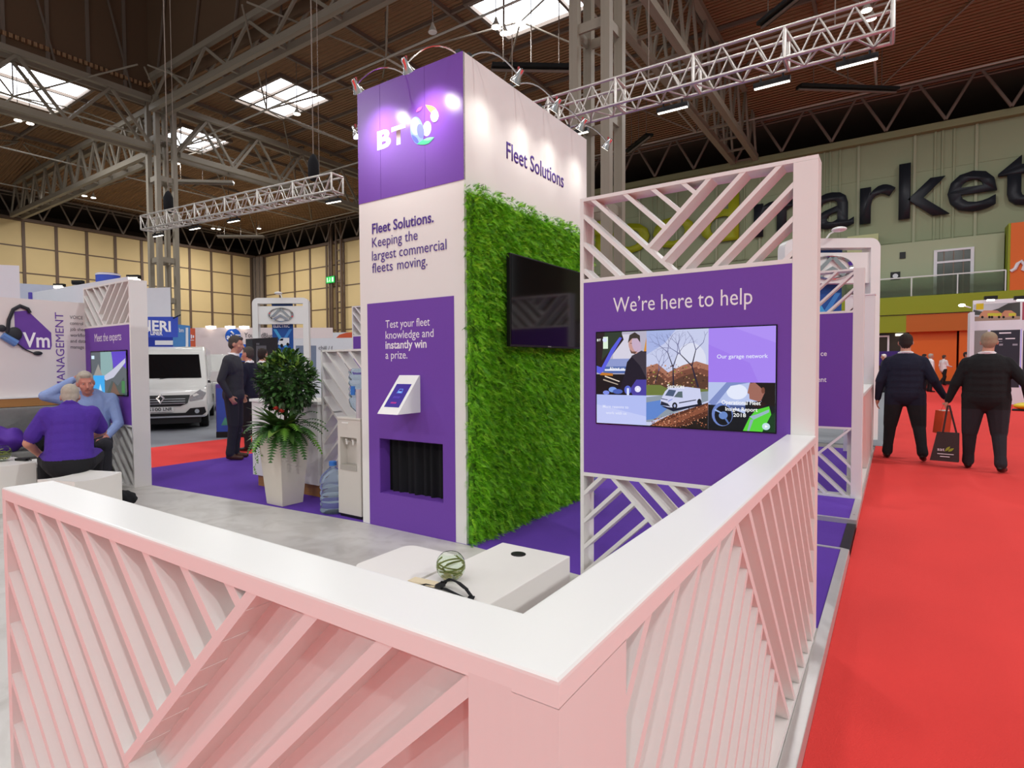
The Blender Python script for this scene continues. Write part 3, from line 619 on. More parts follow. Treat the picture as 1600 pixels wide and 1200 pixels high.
# ================================================================== TOWER
TX0, TX1, TY0, TY1, TZ, TH = -3.712, -2.599, 3.607, 5.791, 3.695, 2.753
nx0, nx1, nz0, nz1 = -3.5, -2.817, .286, .754
tw = thing('display_tower', 'tall white and purple tower with fern covered side', 'tower', (-3.15, 4.6, 0))
mb = MB(); mb.box((TX0, TY0+.3, 0), (TX1, TY1, TZ)).box((TX0, TY0, 0), (nx0, TY0+.3, TZ)).box((nx1, TY0, 0), (TX1, TY0+.3, TZ)).box((nx0, TY0, 0), (nx1, TY0+.3, nz0)).box((nx0, TY0, nz1), (nx1, TY0+.3, TZ))
mb.build('body', WHITE, tw)
PURPH = M('purple_glossy_print', '#7443ac', .24, var=.03, scale=40)
for a, b in ((TX0, -3.45), (-3.447, -2.97), (-2.967, TX1)): box('header_board', (a, TY0-.004, TH), (b-.0, TY0+.02, TZ), PURPH, tw)
mb = MB(); z1 = 1.895; pa, pb = -3.625, -2.70
mb.box((pa, TY0-.004, 0.0), (nx0, TY0+.01, z1)).box((nx1, TY0-.004, 0), (pb, TY0+.01, z1)).box((nx0, TY0-.004, 0), (nx1, TY0+.01, nz0)).box((nx0, TY0-.004, nz1), (nx1, TY0+.01, z1))
mb.build('purple_board', PURPLE, tw)
PURPI = PURPLE
mb = MB(); mb.box((nx0, TY0, nz0), (nx0+.004, TY0+.12, nz1)).box((nx1-.004, TY0, nz0), (nx1, TY0+.12, nz1)).box((nx0, TY0, nz0), (nx1, TY0+.12, nz0+.004)).box((nx0, TY0, nz1-.004), (nx1, TY0+.12, nz1)); mb.build('niche_lining', PURPI, tw)
mb = MB(); n = 60; vs = []
for k in range(n+1):
    x = nx0+(nx1-nx0)*k/n; yy = TY0+.11+.018*math.sin(k*.83)+.012*math.sin(k*.37+1)
    vs += [(x, yy, nz0), (x, yy+.006*math.sin(k), nz1)]
mb.add(vs, [(2*k, 2*k+2, 2*k+3, 2*k+1) for k in range(n)]); mb.build('curtain', BLACKF, tw, smooth='all')
def tl_(s, x0, x1, z, cap, mt, bold=0): text('lettering', s, (x0, TY0-.0045, z), XU, ZU, x1-x0, cap, mt, tw, bold, th=-.002)
tl_('Fleet Solutions.', -3.556, -2.889, 2.48, .082, PURPLE_D, .018); tl_('Keeping the', -3.558, -3.054, 2.366, .080, PURPLE_D); tl_('largest commercial', -3.560, -2.766, 2.255, .080, PURPLE_D); tl_('fleets', -3.561, -3.325, 2.152, .080, PURPLE_D); tl_('moving.', -3.275, -2.957, 2.152, .080, PURPLE_D)
tl_('Test your fleet', -3.413, -2.937, 1.680, .064, TEXTW); tl_('knowledge and', -3.414, -2.9, 1.590, .064, TEXTW); tl_('instantly win', -3.416, -2.972, 1.508, .064, TEXTW, .018); tl_('a prize.', -3.417, -3.175, 1.424, .064, TEXTW)
BTW = M('logo_white', '#fbf7fc', .4, var=0)
text('lettering', 'B', (-3.483, TY0-.005, 3.168), XU, ZU, .155, .136, BTW, tw, .045, th=-.004); text('lettering', 'T', (-3.322, TY0-.005, 3.163), XU, ZU, .155, .136, BTW, tw, .045, th=-.004)
def zp(u, v): p = hy(570+u/9.412, 140+v/9.412, TY0-.005); return (p.x, p.z)
def zpoly(pts): return [zp(*p) for p in pts]
def zov(cu, cv, ru, rv, rot=0): return zpoly(oval(cu, cv, ru, rv, rot, 28))
def zleaf(*a): return zpoly(leafpoly(*a))
C = lambda n, h: M('logo_'+n, h, .4, var=0)
prints('globe_logo', (0, TY0-.005, 0), XU, ZU, [(C('lilac', '#d5c9f2'), zov(915, 575, 62, 112, .1)), (C('blue', '#7f9be8'), zov(768, 602, 98, 205, -.12)), (C('pale_blue', '#a8c6ee'), zov(745, 540, 70, 130, -.1)), (C('violet', '#6d74d8'), zov(822, 612, 52, 108, -.15)),
   (C('deep_blue', '#5560cf'), zleaf(690, 660, 800, 805, 60)), (C('green', '#47cf8e'), zleaf(770, 803, 1025, 702, -80, 10, .35)), (C('pale_green', '#8fe9a8'), zleaf(860, 745, 1020, 703, -42, 8, .4)), (C('orange', '#f29a55'), zleaf(895, 225, 1092, 400, 92, 10, .35)), (C('cream', '#fdf3df'), zov(1030, 390, 58, 90, .08)), (C('pink', '#e85fc0'), zleaf(758, 330, 850, 252, 40))], tw)
text('lettering', 'Fleet Solutions', (TX1+.001, 4.21, 3.075), (0, 1, 0), ZU, 1.045, .135, PURPLE_D, tw, .004, th=.003)
# --- fern wall on the +x face
FERN = [M('fern_leaf_%d' % i, c, .5, var=.15, scale=6) for i, c in enumerate(('#6cb814', '#8cd424', '#458a0c', '#b0ea38'))]
back = box('fern_backing', (TX1, TY0+.03, .0), (TX1+.03, TY1-.01, 2.66), M('fern_backing_green', '#4a7a18', .9, var=.2, scale=20), tw)
def ferns(n, y0, y1, z0, z1, xbase, seed):
    g = np.random.default_rng(seed); V = []; Fc = []; Mi = []; c = 0
    for k in range(n):
        y, z = g.uniform(y0, y1), g.uniform(z0, z1)
        if z > z1-.08 and g.random() < .5: z -= .06
        cl = .5+.5*math.sin(y*17+3*math.sin(z*9))*math.sin(z*14+2*math.sin(y*8))
        L_ = g.uniform(.045, .085); d = Vector((g.uniform(.3, .9), g.normal(-.1, .5), g.normal(.0, .55))).normalized()
        s = d.cross(Vector((g.normal(), g.normal(), g.normal()))).normalized(); b0 = Vector((xbase+g.uniform(-.01, .02)+.045*cl*g.random(), y, z)); mi = int(g.choice(4, p=[.38, .3, .2, .12]))
        droop = Vector((0, 0, -.5*L_))
        if y < y0+.05: d = (d+Vector((0, -.7, 0))).normalized(); b0.x -= .02
        for j in range(9):
            t_ = (j+1)/9; p = b0+d*(L_*t_)+droop*t_*t_; ll = L_*.36*(1-.6*t_)
            for sg in (-1, 1):
                if j == 8 and sg == 1: continue
                e = p + (s*sg+d*.8).normalized()*ll if j < 8 else p+d*ll
                w_ = d*(ll*.13)
                V += [(v.x, v.y, max(v.z, .002)) for v in (p-w_, p+w_, e)]; Fc.append((c, c+1, c+2)); Mi.append(mi); c += 3
    me = bpy.data.meshes.new('fern_foliage'); me.from_pydata(V, [], Fc)
    for m_ in FERN: me.materials.append(m_)
    me.polygons.foreach_set('material_index', Mi); me.update()
    o = bpy.data.objects.new('fern_foliage', me); reg(o, tw, Matrix.Identity(4)); o['kind'] = 'stuff'; return o
ferns(34000, TY0-.01, TY1-.02, .01, 2.72, TX1+.03, 11)
# --- TV on the fern wall
tv = thing('wall_television', 'large switched off black television mounted on the fern wall', 'television', (-2.45, 4.65, 1.5))
mb = MB(); mb.box((-2.475, 4.0, 1.512), (-2.44, 5.30, 2.25)); mb.build('case', BLACK, tv, bevel=.004)
box('screen', (-2.441, 4.012, 1.53), (-2.437, 5.288, 2.238), GLOSSK, tv)
box('wall_bracket', (TX1+.03, 4.45, 1.7), (-2.474, 4.85, 2.05), BLACK, tv)
box('badge', (-2.437, 4.62, 1.518), (-2.436, 4.68, 1.526), M('badge_grey', '#8a8a8a', .4), tv)
# --- wedge tablet holder
kw = thing('tablet_kiosk', 'small white wedge holder with purple tablet on the tower front', 'kiosk', (-3.2, TY0, .99))
ka, kb = -3.255, -3.04; yb_ = TY0-.004; dz = .30; dp = .275
mb = MB(); mb.add([(ka, yb_, .99), (kb, yb_, .99), (kb, yb_, 1.288), (ka, yb_, 1.288), (ka, yb_-dp, .99), (kb, yb_-dp, .99), (kb, yb_-.012, 1.288), (ka, yb_-.012, 1.288)], [(0,1,2,3),(4,7,6,5),(0,4,5,1),(3,2,6,7),(0,3,7,4),(1,5,6,2)])
mb.build('wedge_case', WHITE2, kw, bevel=.003)
o_ = Vector((ka, yb_-dp, .99)); vdir = Vector((0, dp-.012, .298)); vl = vdir.length; vdir.normalize()
TABP = E('#3c1f9c', .85)
prints('tablet', o_+XU*.03+vdir*.07-vdir.cross(XU)*0.0, XU, vdir, [(TABP, rect(0, 0, .158, .235)), (E('#5d86e8'), [(.05, .14), (.06, .185), (.1, .185), (.11, .14)]), (TABP, rect(.065, .16, .098, .178)), (E('#9fd0ff'), rect(.066, .146, .094, .156)), (E('#b0248c'), rect(.05, .035, .108, .05)), (E('#6a4fc8'), rect(.045, .1, .115, .104)), (E('#6a4fc8'), rect(.045, .088, .115, .092))], kw, step=.0008)
# --- arm spot lamps on the tower
def arm_lamp(base, head, aim, label, watt, group):
    base, head, aim = Vector(base), Vector(head), Vector(aim); t = thing('arm_spotlight', label, 'spotlight', base, group=group)
    mid = (base+head)/2+Vector((0, 0, .20)); pts = []
    for k in range(9):
        s = k/8; pts.append(base*(1-s)**2+mid*2*s*(1-s)+head*s*s)
    mb = MB(); mb.tube(pts, .006, 6); mb.build('arm', CHROME, t, True)
    d = (aim-head).normalized()
    mb = MB(); mb.lathe([(.012, -.05), (.02, -.045), (.024, 0), (.045, .05), (.047, .055)], head, 14, d); lh = mb.build('lamp_head', CHROME, t, True)
    mb = MB(); mb.lathe([(.041, .05), (.041, .056)], head, 14, d); mb.build('lens', LIT, lh)
    mb = MB(); mb.tube([head+Vector((0, 0, .06)), head+Vector((.01, 0, .0)), head-d*.03], .009, 6); mb.build('red_cable', M('red_cable', '#a03038', .5), t)
    box('clamp', base-Vector((.02, .02, .004)), base+Vector((.02, .02, .035)), BLACK, t)
    l = bpy.data.lights.new('spot_beam', 'SPOT'); l.energy = watt; l.spot_size = math.radians(115); l.spot_blend = 1; l.shadow_soft_size = .05; l.color = (1, .96, .9)
    lo = bpy.data.objects.new('spot_beam', l); q = Vector((0, 0, -1)).rotation_difference(d).to_matrix().to_4x4(); q.translation = head+d*.065
    reg(lo, t, q)
g1, g2 = 'arm spotlights above the purple tower header', 'arm spotlights above the white tower side'
for x in (-3.4, -2.88): arm_lamp((x+.22, TY0+.03, TZ), (x, TY0-.32, TZ-.14), (x-.02, TY0, 3.2), 'chrome arm spotlight reaching over the purple tower header', 26, g1)
arm_lamp((TX0+.03, TY0+.35, TZ), (TX0-.24, TY0+.2, TZ-.2), (TX0, TY0+.3, 2.9), 'chrome arm spotlight shining from the hidden side of the tower', 8, None)
for i, y in enumerate((3.82, 4.43, 4.93, 5.51)): arm_lamp((TX1-.03, y-.1, TZ), (TX1+.35, y, TZ-.2), (TX1, y+.03, 3.1), 'chrome arm spotlight reaching over the white tower side', 7, g2)
# ================================================================== FURNITURE NEAR THE BARRIER
CREAM = M('white_laminate', '#e9e5de', .35, var=.012)
GLASS = M('clear_glass', '#f2faf0', .02, trans=1., ior=1.12, var=0)
t = thing('low_table', 'low white block table with black cable port beside the barrier', 'table', (-1.42, 2.2, 0))
mb = MB(); mb.box((-1.615, 1.55, 0), (-1.235, 2.56, .45)); mb.build('block', CREAM, t, bevel=.004)
mb = MB(); mb.lathe([(.036, .448), (.036, .453), (.03, .455)], (-1.45, 2.44, 0), 20); mb.build('cable_port', BLACK, t, True)
t = thing('stool', 'low white stool with rounded corners beside the block table', 'stool', (-1.83, 2.05, 0))
mb = MB(); rr_ = .06; mb.prism([(cx+rr_*math.cos(a), cy+rr_*math.sin(a)) for cx, cy, a0 in ((-1.64-rr_, 1.86+rr_, -90), (-1.64-rr_, 2.27-rr_, 0), (-2.0+rr_, 2.27-rr_, 90), (-2.0+rr_, 1.86+rr_, 180)) for a in [math.radians(a0+15*q) for q in range(7)]], (0, 0, .40), (1, 0, 0), (0, 1, 0), .045); mb.build('seat', CREAM, t, smooth=True)
mb = MB(); mb.box((-1.97, 1.89, 0), (-1.69, 2.23, .40)); mb.build('base', CREAM, t, bevel=.006)
def terrarium(c, r, label, straps=True):
    c = Vector(c); t = thing('glass_terrarium', label, 'terrarium', c); o = c+Vector((0, 0, r*.94))
    mb = MB(); prof = [(r*math.sin(a), -r*math.cos(a)) for a in [math.pi*(k/16) for k in range(2, 14)]]
    mb.lathe([(r*.36, -r*.94)]+prof+[(q*.97, z) for q, z in prof[::-1]]+[(.34*r, -.9*r)], o, 24); mb.build('glass_bowl', GLASS, t, True)
    mb = MB(); g = random.Random(int(abs(c.x)*100))
    for k in range(46):
        a, q = g.uniform(0, 6.28), r*.72*math.sqrt(g.random()); s = r*g.uniform(.07, .15)
        mb.ell(o+Vector((q*math.cos(a), q*math.sin(a), -r*.62+g.uniform(-.08, .12)*r)), (s, s*.8, s*.6), None, 6, 4)
    st = mb.build('gravel', M('pale_gravel', '#cfc69a', .8, var=.15), t, True); st['kind'] = 'stuff'
    mb = MB()
    for k in range(9):
        a = g.uniform(0, 6.28); b = a+g.uniform(1.6, 3.6); tl = g.uniform(-.6, .7)
        pts = [o+Vector((math.cos(a+(b-a)*s/8)*r*.9*math.cos(tl*(s/8-.5)), math.sin(a+(b-a)*s/8)*r*.9, r*(tl*(s/8-.5)*1.6)))*1 for s in range(9)]
        pts = [o+(p-o).normalized()*r*.93 for p in pts]; mb.tube(pts, r*.055, 5)
    mb.build('leaf_ribbon', M('olive_ribbon', '#8d9552', .5, var=.2), t, True)
terrarium((-1.515, 1.985, .45), .064, 'small glass ball terrarium with green ribbons on the block table')
ln = thing('lanyard', 'black lanyard with pale badge lying on the block table', 'lanyard', (-1.42, 1.80, .45))
pts = [hz(*q[:2], q[2]) for q in ((690, 914, .456), (694, 909, .475), (704, 905, .485), (716, 910, .487), (728, 920, .478), (737, 932, .458), (734, 938, .456), (722, 933, .458), (708, 926, .457), (694, 919, .456))]
mb = MB()
for i in range(len(pts)-1): mb.bar(pts[i], pts[i+1], .026, .005, (-.3, .5, 1))
mb.build('strap', BLACKF, ln)
mb = MB()
q_ = [hz(*q[:2], q[2]) for q in ((652, 916, .455), (666, 913, .462), (680, 916, .460), (690, 920, .456))]
for i in range(3): mb.bar(q_[i], q_[i+1], .018, .004, (-.3, .5, 1))
mb.build('strap_end', BLACKF, ln)
mb = MB(); mb.bar(hz(643, 905, .457), hz(684, 914, .462), .05, .006); mb.build('badge', M('badge_card', '#e0d0ae', .5), ln); mb = MB(); mb.bar(hz(684, 914, .465), hz(692, 915, .468), .034, .014); mb.build('clip', BLACK, ln)
# ================================================================== LEFT SEATING CORNER
GREYF = M('grey_upholstery', '#85837f', .95, var=.08, scale=30, bump=.4, bscale=180)
pinkw = M('stand_wall_print', '#e3dbd8', .5, var=.015)
vw = thing('printed_wall', 'white printed wall with headset and voice management lettering', 'wall panel', (-8.15, 1.5, 0))
box('board', (-8.2, -3, 0), (-8.1, 3.14, 2.175), pinkw, vw)
YU = Vector((0, 1, 0))
def vpt(px, py): p = hx(px, py, -8.1); return (p.y, p.z)
DKP = M('voice_purple', '#6b3fa0', .5)
prints('voice_badge', (-8.1, 0, 0), YU, ZU, [(DKP, [vpt(*q) for q in ((22, 487), (42, 485), (47, 489), (80, 520), (81, 540), (79, 546), (36, 546), (24, 535))])], vw, step=.001)
def vtext(s, px, py, wpx, cap, mt, bold=0, up=False):
    a = Vector((-8.097, *vpt(px, py)))
    if up: text('lettering', s, a, ZU, -YU, wpx, cap, mt, vw, bold, th=0)
    else: text('lettering', s, a, YU, ZU, wpx, cap, mt, vw, bold, th=0)
vtext('Vm', 36, 542, .27, .165, M('logo_white'), .02)
vtext('MANAGEMENT', 102, 607, .92, .088, DKP, 0, True)
DGT = M('dark_grey_print', '#4c4850', .6)
for k, s in enumerate(('VOICE', 'control', 'job sheets', 'workflow', 'and data', 'manage')):
    vtext(s, 109+k*.25, 498+k*9.3, None, .04, DGT)
hs = [vpt(*q) for q in ((9, 520), (12, 500), (20, 482), (32, 478), (44, 484), (47, 490), (44, 488), (32, 484), (23, 488), (17, 503), (14, 522))]
KB = M('headset_black', '#25262c', .5); BL = M('headset_blue', '#5f86c4', .5)
mb = MB(); arc = [vpt(*q) for q in ((11, 520), (13, 500), (20, 484), (31, 478), (43, 483), (46, 489))]
mb.tube([(-8.085, *p) for p in arc], .022, 6); mb.tube([(-8.08, *vpt(*q)) for q in ((25, 536), (38, 546), (52, 552))], .008, 6)
L_ = vpt(58, 552); mb.ell((-8.08, *L_), (.012, .05, .024)); mb.ell((-8.08, *vpt(22, 522)), (.015, .075, .08)); mb.ell((-8.08, *vpt(2, 513)), (.012, .04, .04))
mb.build('headset_print', KB, vw, True)
mb = MB(); a_, b_ = vpt(2, 524), vpt(24, 537); mb.tube([(-8.072, *a_), (-8.068, *b_)], [.04, .045], 8); mb.build('headset_print', BL, vw, True)
# bench
bn = thing('upholstered_bench', 'long grey upholstered bench with oak rail along the printed wall', 'bench', (-7.8, 1.5, 0))
mb = MB(); mb.box((-8.1, -1, .40), (-7.5, 3.10, .47)); mb.build('seat', GREYF, bn, bevel=.02, seg=3)
mb = MB(); mb.box((-8.1, -1, .47), (-7.99, 3.12, .925)); mb.build('backrest', GREYF, bn, bevel=.03, seg=3)
box('oak_rail', (-8.1, -1, .93), (-8.03, 3.12, 1.025), WOOD, bn); box('plinth', (-8.08, -1, 0), (-7.55, 3.08, .40), M('bench_plinth', '#cfcbc6', .5), bn)
box('ledge', (-8.1, -1, 1.025), (-8.02, 3.12, 1.04), WHITE2, bn)
# crumpled purple jacket / cushion
def lump(name, label, cat, c, r, mat, seed, amp=.18, n=3):
    g = random.Random(seed); t = thing(name, label, cat, c); mb = MB(); mb.ell(c, r, None, 26, 16)
    ph = [(g.uniform(3, 9), g.uniform(3, 9), g.uniform(0, 6), g.uniform(0, 6)) for _ in range(5)]
    vs = []
    for v in mb.v:
        d = Vector(v)-Vector(c); u = Vector((d.x/r[0], d.y/r[1], d.z/r[2])); s = 1+amp*sum(math.sin(a*u.x+b*u.y*1.3+p)*math.sin(b*u.z+a*u.y*.6+q) for a, b, p, q in ph)/2.2
        d = d*s; vs.append((c[0]+d.x, c[1]+d.y, max(c[2]-r[2]*.92, c[2]+d.z)))
    mb.v = vs; mb.build('cover', mat, t, smooth='all'); return t
PURF = M('purple_padded_cloth', '#55299a', .6, var=.12, scale=6, bump=.2)
t = thing('cushion', 'crumpled purple padded cushion lying on the grey bench', 'cushion', (-7.7, 2.1, .47))
for i, (y, zz, rx) in enumerate(((1.60, .60, .11), (1.81, .62, .12), (2.0, .625, .12), (2.17, .59, .11))):
    mb = MB(); mb.ell((-7.74+.02*i, y, zz), (rx+.06, .17, .15), Matrix.Rotation(.35-.22*i, 3, 'X'), 28, 18)
    mb.v = [(x+.014*math.sin(z_*38+y_*16), y_+.016*math.sin(z_*30+x*22), max(.47, z_+.018*math.sin(y_*34+x*14))) for x, y_, z_ in mb.v]; mb.build('pad', PURF, t, smooth='all')
lump('shoulder_bag', 'black soft bag slumped behind the man in purple', 'bag', (-7.55, 2.48, .60), (.12, .14, .15), BLACKF, 5)
lt = thing('low_table', 'low white block table in front of the grey bench', 'table', (-7.1, 1.85, 0))
mb = MB(); mb.box((-7.35, 1.2, 0), (-6.72, 2.14, .45)); mb.build('block', CREAM, lt, bevel=.004)
box('side_shelf', (-7.34, 2.14, .36), (-6.95, 2.44, .40), CREAM, lt); box('shelf_leg', (-7.2, 2.25, 0), (-7.0, 2.4, .36), CREAM, lt)
terrarium((-7.10, 1.97, .45), .085, 'round glass terrarium of pebbles on the low bench table')
t = thing('smartphone', 'smartphone with lit screen among papers on the bench table', 'phone', (-6.9, 2.45, .40)); box('case', (-7.12, 2.38, .40), (-7.02, 2.44, .408), BLACK, t); box('screen', (-7.118, 2.382, .408), (-7.022, 2.438, .41), E('#7f9ae8', .8), t)
t = thing('paper_sheets', 'loose white papers on the side shelf by the bench', 'paper', (-7.2, 2.5, .40)); box('sheet', (-7.30, 2.36, .40), (-7.16, 2.45, .403), M('paper_white', '#f4f2ee', .6), t); box('sheet', (-7.28, 2.28, .40), (-7.17, 2.35, .404), M('paper_white'), t)
t = thing('radio_handset', 'black handset and keys next to the round terrarium', 'handset', (-7.0, 2.1, .45)); mb = MB(); mb.bar((-7.02, 2.07, .462), (-6.88, 2.12, .465), .05, .024); mb.build('body', BLACK, t, bevel=.006); mb = MB(); mb.tube([(-6.88, 2.12, .465), (-6.82, 2.13, .462)], .006, 6); mb.build('antenna', BLACK, t)
t = thing('seat_cube', 'white seat cube under the man in the purple shirt', 'stool', (-5.85, 2.2, 0))
mb = MB(); R_ = Matrix.Rotation(math.radians(20), 3, 'Z'); vs = []
for x in np.linspace(-.24, .24, 9):
    for y in (-.21, .21): vs += [(x, y, 0), (x, y, .385+.25*x*x*1.2)]
fs = []
for k in range(8): a = 4*k; fs += [(a, a+4, a+5, a+1), (a+2, a+3, a+7, a+6), (a+1, a+5, a+7, a+3), (a, a+2, a+6, a+4)]
fs += [(0, 1, 3, 2), (32, 34, 35, 33)]
mb.add([Vector((-5.85, 2.2, 0))+R_ @ Vector((y, x, z)) for x, y, z in vs], fs); mb.build('block', CREAM, t)
lump('shoulder_bag', 'small black bag lying on the marble floor by the seat cube', 'bag', (-5.98, 2.62, .085), (.15, .1, .09), BLACKF, 8)
# ================================================================== PLANTER
pt = thing('planter', 'tall tapered cream planter with a round shrub and ferns', 'planter', (-4.9, 3.68, 0))
cx_, cy_ = -4.89, 3.675
mb = MB(); a, b, hh = .125, .182, .70
mb.hexa([(cx_-a, cy_-a, 0), (cx_+a, cy_-a, 0), (cx_+a, cy_+a, 0), (cx_-a, cy_+a, 0), (cx_-b, cy_-b, hh), (cx_+b, cy_-b, hh), (cx_+b, cy_+b, hh), (cx_-b, cy_+b, hh)])
mb.build('pot', M('cream_planter', '#d6cdc0', .5, var=.03), pt, bevel=.004)
box('soil', (cx_-.165, cy_-.165, .69), (cx_+.165, cy_+.165, .715), M('dark_soil', '#2a2119', .95, var=.3, scale=40), pt)
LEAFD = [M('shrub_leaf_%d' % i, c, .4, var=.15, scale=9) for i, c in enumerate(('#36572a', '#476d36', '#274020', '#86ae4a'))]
def leaf(mb, p, d, n_, L_, W_, curl=.25, seg=3):
    p, d, n_ = Vector(p), Vector(d).normalized(), Vector(n_); s = d.cross(n_).normalized(); n_ = s.cross(d)
    vs = [p]; 
    for k in range(1, seg+1):
        t_ = k/(seg+1); c = p+d*L_*t_-n_*(curl*L_*t_*t_); w_ = W_*math.sin(math.pi*min(1, t_*.95+.05))*.5
        vs += [c-s*w_+n_*w_*.25, c, c+s*w_+n_*w_*.25]
    vs.append(p+d*L_-n_*(curl*L_)); fs = [(0, 2, 1), (0, 3, 2)]
    for k in range(seg-1):
        a = 1+3*k; fs += [(a, a+1, a+4, a+3), (a+1, a+2, a+5, a+4)]
    a = 1+3*(seg-1); fs += [(a, a+1, len(vs)-1), (a+1, a+2, len(vs)-1)]
    mb.add(vs, fs)
g = random.Random(21); mb = MB(); cc = Vector((cx_+.06, cy_, 1.21))
for k in range(1800):
    u = Vector((g.gauss(0, 1), g.gauss(0, 1), g.gauss(0, 1))).normalized(); q = g.uniform(.62, 1.0)
    p = cc+Vector((u.x*.34, u.y*.25, u.z*.31))*q
    if p.z < .98 and g.random() < .5: continue
    d = (u+Vector((g.uniform(-.8, .8), g.uniform(-.8, .8), g.uniform(-.6, .9)))).normalized()
    mb.mat(LEAFD[3 if (u.z > .45 and g.random() < .3) else g.choice((0, 0, 1, 1, 2))]); leaf(mb, p, d, (g.uniform(-.4, .4), g.uniform(-.4, .4), 1), g.uniform(.055, .085), g.uniform(.032, .046), .2, 2)  # palest leaves only on the crown top, highlights put into leaf colour
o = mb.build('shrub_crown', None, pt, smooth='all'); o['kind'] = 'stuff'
mb = MB(); mb.ell(cc, (.2, .15, .17)); o = mb.build('shrub_core', LEAFD[0], pt)
mb = MB(); mb.tube([(cx_, cy_, .7), (cx_+.03, cy_+.01, .9), (cx_+.06, cy_, 1.1)], .018, 7)
for k in range(5): mb.tube([(cx_+.04, cy_, .98), cc+Vector((math.cos(k*1.3)*.2, math.sin(k*1.3)*.2, -.05))], [.01, .004], 5)
mb.build('stem', M('bark', '#4a3524', .9, var=.2), pt)
GLF = M('broad_leaf', '#4a6c32', .3, var=.2, scale=12); GLP = M('broad_leaf_pale', '#7d9b4c', .35, var=.2, scale=12)
for k in range(34):   # broad leaves low on the camera side
    a = g.uniform(-2.9, .1); el = g.uniform(.15, 1.25); d = Vector((math.cos(a)*math.cos(el), math.sin(a)*math.cos(el), math.sin(el)))
    mb = MB(); leaf(mb, (cx_+math.cos(a)*.06, cy_+math.sin(a)*.06, .72), d, (0, 0, 1), g.uniform(.22, .36), g.uniform(.09, .13), .5, 5); mb.build('broad_leaf', GLP if k % 5 == 0 else GLF, pt, smooth='all')
FR = M('fern_frond', '#2f5a1c', .5, var=.2, scale=10); FRY = M('fern_frond_young', '#5f8f2a', .5, var=.2)
for k in range(36):   # fern fronds spilling right and down
    a = g.uniform(-1.6, .55); ln_ = g.uniform(.26, .46); mb = MB(); p = Vector((cx_+.09*math.cos(a), cy_+.09*math.sin(a), .72)); el = g.uniform(.1, 1.25); prev = p
    d = Vector((math.cos(a)*math.cos(el), math.sin(a)*math.cos(el), math.sin(el)))
    for j in range(16):
        d = (d+Vector((0, 0, -.12))).normalized(); q = prev+d*ln_/16; s = d.cross(Vector((0, 0, 1))).normalized(); w_ = .055*math.sin(math.pi*(j+1.5)/18)+.008
        for sg in (-1, 1): mb.add([prev, q, prev.lerp(q, .6)+s*sg*w_+Vector((0, 0, -.01))], [(0, 1, 2)])
        prev = q
    mb.build('fern_frond', FRY if k % 6 == 0 else FR, pt)
IV = M('ivy_leaf', '#5f8a3a', .5, var=.2)
for k in range(4):    # trailing ivy on the left edge
    mb = MB(); p = Vector((cx_-.17+.02*k, cy_-.185+.01*k, .71)); ln_ = (.42, .3, .24, .15)[k]
    for j in range(int(ln_*60)):
        q = p+Vector((-.015*math.sin(j*.7+k)-.03+.015*j*.05, -.012, -ln_*j/(ln_*60))); leaf(mb, q, (g.uniform(-1, 1), g.uniform(-1, .2), -.4), (0, -1, .3), .028, .02, .1, 1)
    mb.build('ivy_trail', IV, pt)
RF = M('red_flower', '#c4473c', .5, var=.2, scale=20)
for px, py in ((440, 645), (431, 641)):
    c = hd(px, py, 5.62); mb = MB()
    for k in range(14):
        a = k*2.4; el = .1+.07*k; leaf(mb, c, (math.cos(a)*math.cos(el), math.sin(a)*math.cos(el), math.sin(el)), (0, 0, 1), .042, .04, -.3, 2)
    mb.build('flower', RF, pt, smooth='all'); mb = MB(); mb.tube([c, (cx_+.02, cy_-.1, .72)], .004, 5); mb.build('flower_stem', GLF, pt)
# ================================================================== COUNTER, LATTICE, COOLER
xl = hy(501, 547, 4.03).x
t = thing('counter', 'white counter with oak plinth behind the planter', 'counter', (-5.2, 4.25, 0))
box('body', (-5.9, 4.0, .13), (xl-.03, 4.5, .97), WHITE, t); box('worktop', (-5.92, 3.98, .97), (xl-.004, 4.52, 1.0), WHITE2, t); box('plinth', (-5.86, 4.04, 0), (xl-.05, 4.46, .13), WOOD, t)
xl = hy(501, 547, 4.03).x; zt_ = hy(530, 546, 4.03).z
t = thing('lattice_screen', 'white diagonal lattice screen standing behind the water cooler', 'screen', (-4.2, 4.03, 0))
box('left_board', (xl, 4.03, 0), (xl+.02, 4.17, zt_), WHITE, t); box('right_board', (-3.74, 4.03, 0), (-3.715, 4.17, zt_), WHITE, t); box('top_rail', (xl, 4.03, zt_-.02), (-3.715, 4.17, zt_), WHITE, t); box('bottom_rail', (xl+.02, 4.03, 0), (-3.74, 4.17, .02), WHITE, t)
r = (xl+.02, .02, -3.74, zt_-.02); dv = xl+.02+.95+.16; S = []
for k in range(12): S.append(clipline('\\', dv-.07+.175*k, r))
for k in range(9): S.append(clipline('/', .95-.175*k-xl-.05, r, [(1, 1, dv-.07)]))
for s in S:
    if s: bar('slat', (s[0][0], 4.1, s[0][1]), (s[1][0], 4.1, s[1][1]), .02, .13, WHITE, t, up=(0, 1, 0), ext=.01)
COOL = M('cooler_plastic', '#cfc9c0', .4, var=.02); COOLD = M('cooler_recess', '#a9a49b', .45)
BOT = M('blue_bottle_plastic', '#d3e8fa', .08, trans=.88, ior=1.12, var=.0); CAPB = M('bottle_cap_blue', '#2f6fc0', .4)
wc = thing('water_cooler', 'cream floor standing water cooler beside the tower', 'water cooler', (-3.9, 3.8, 0))
c0, c1, d0, d1 = -4.06, -3.765, 3.64, 3.94
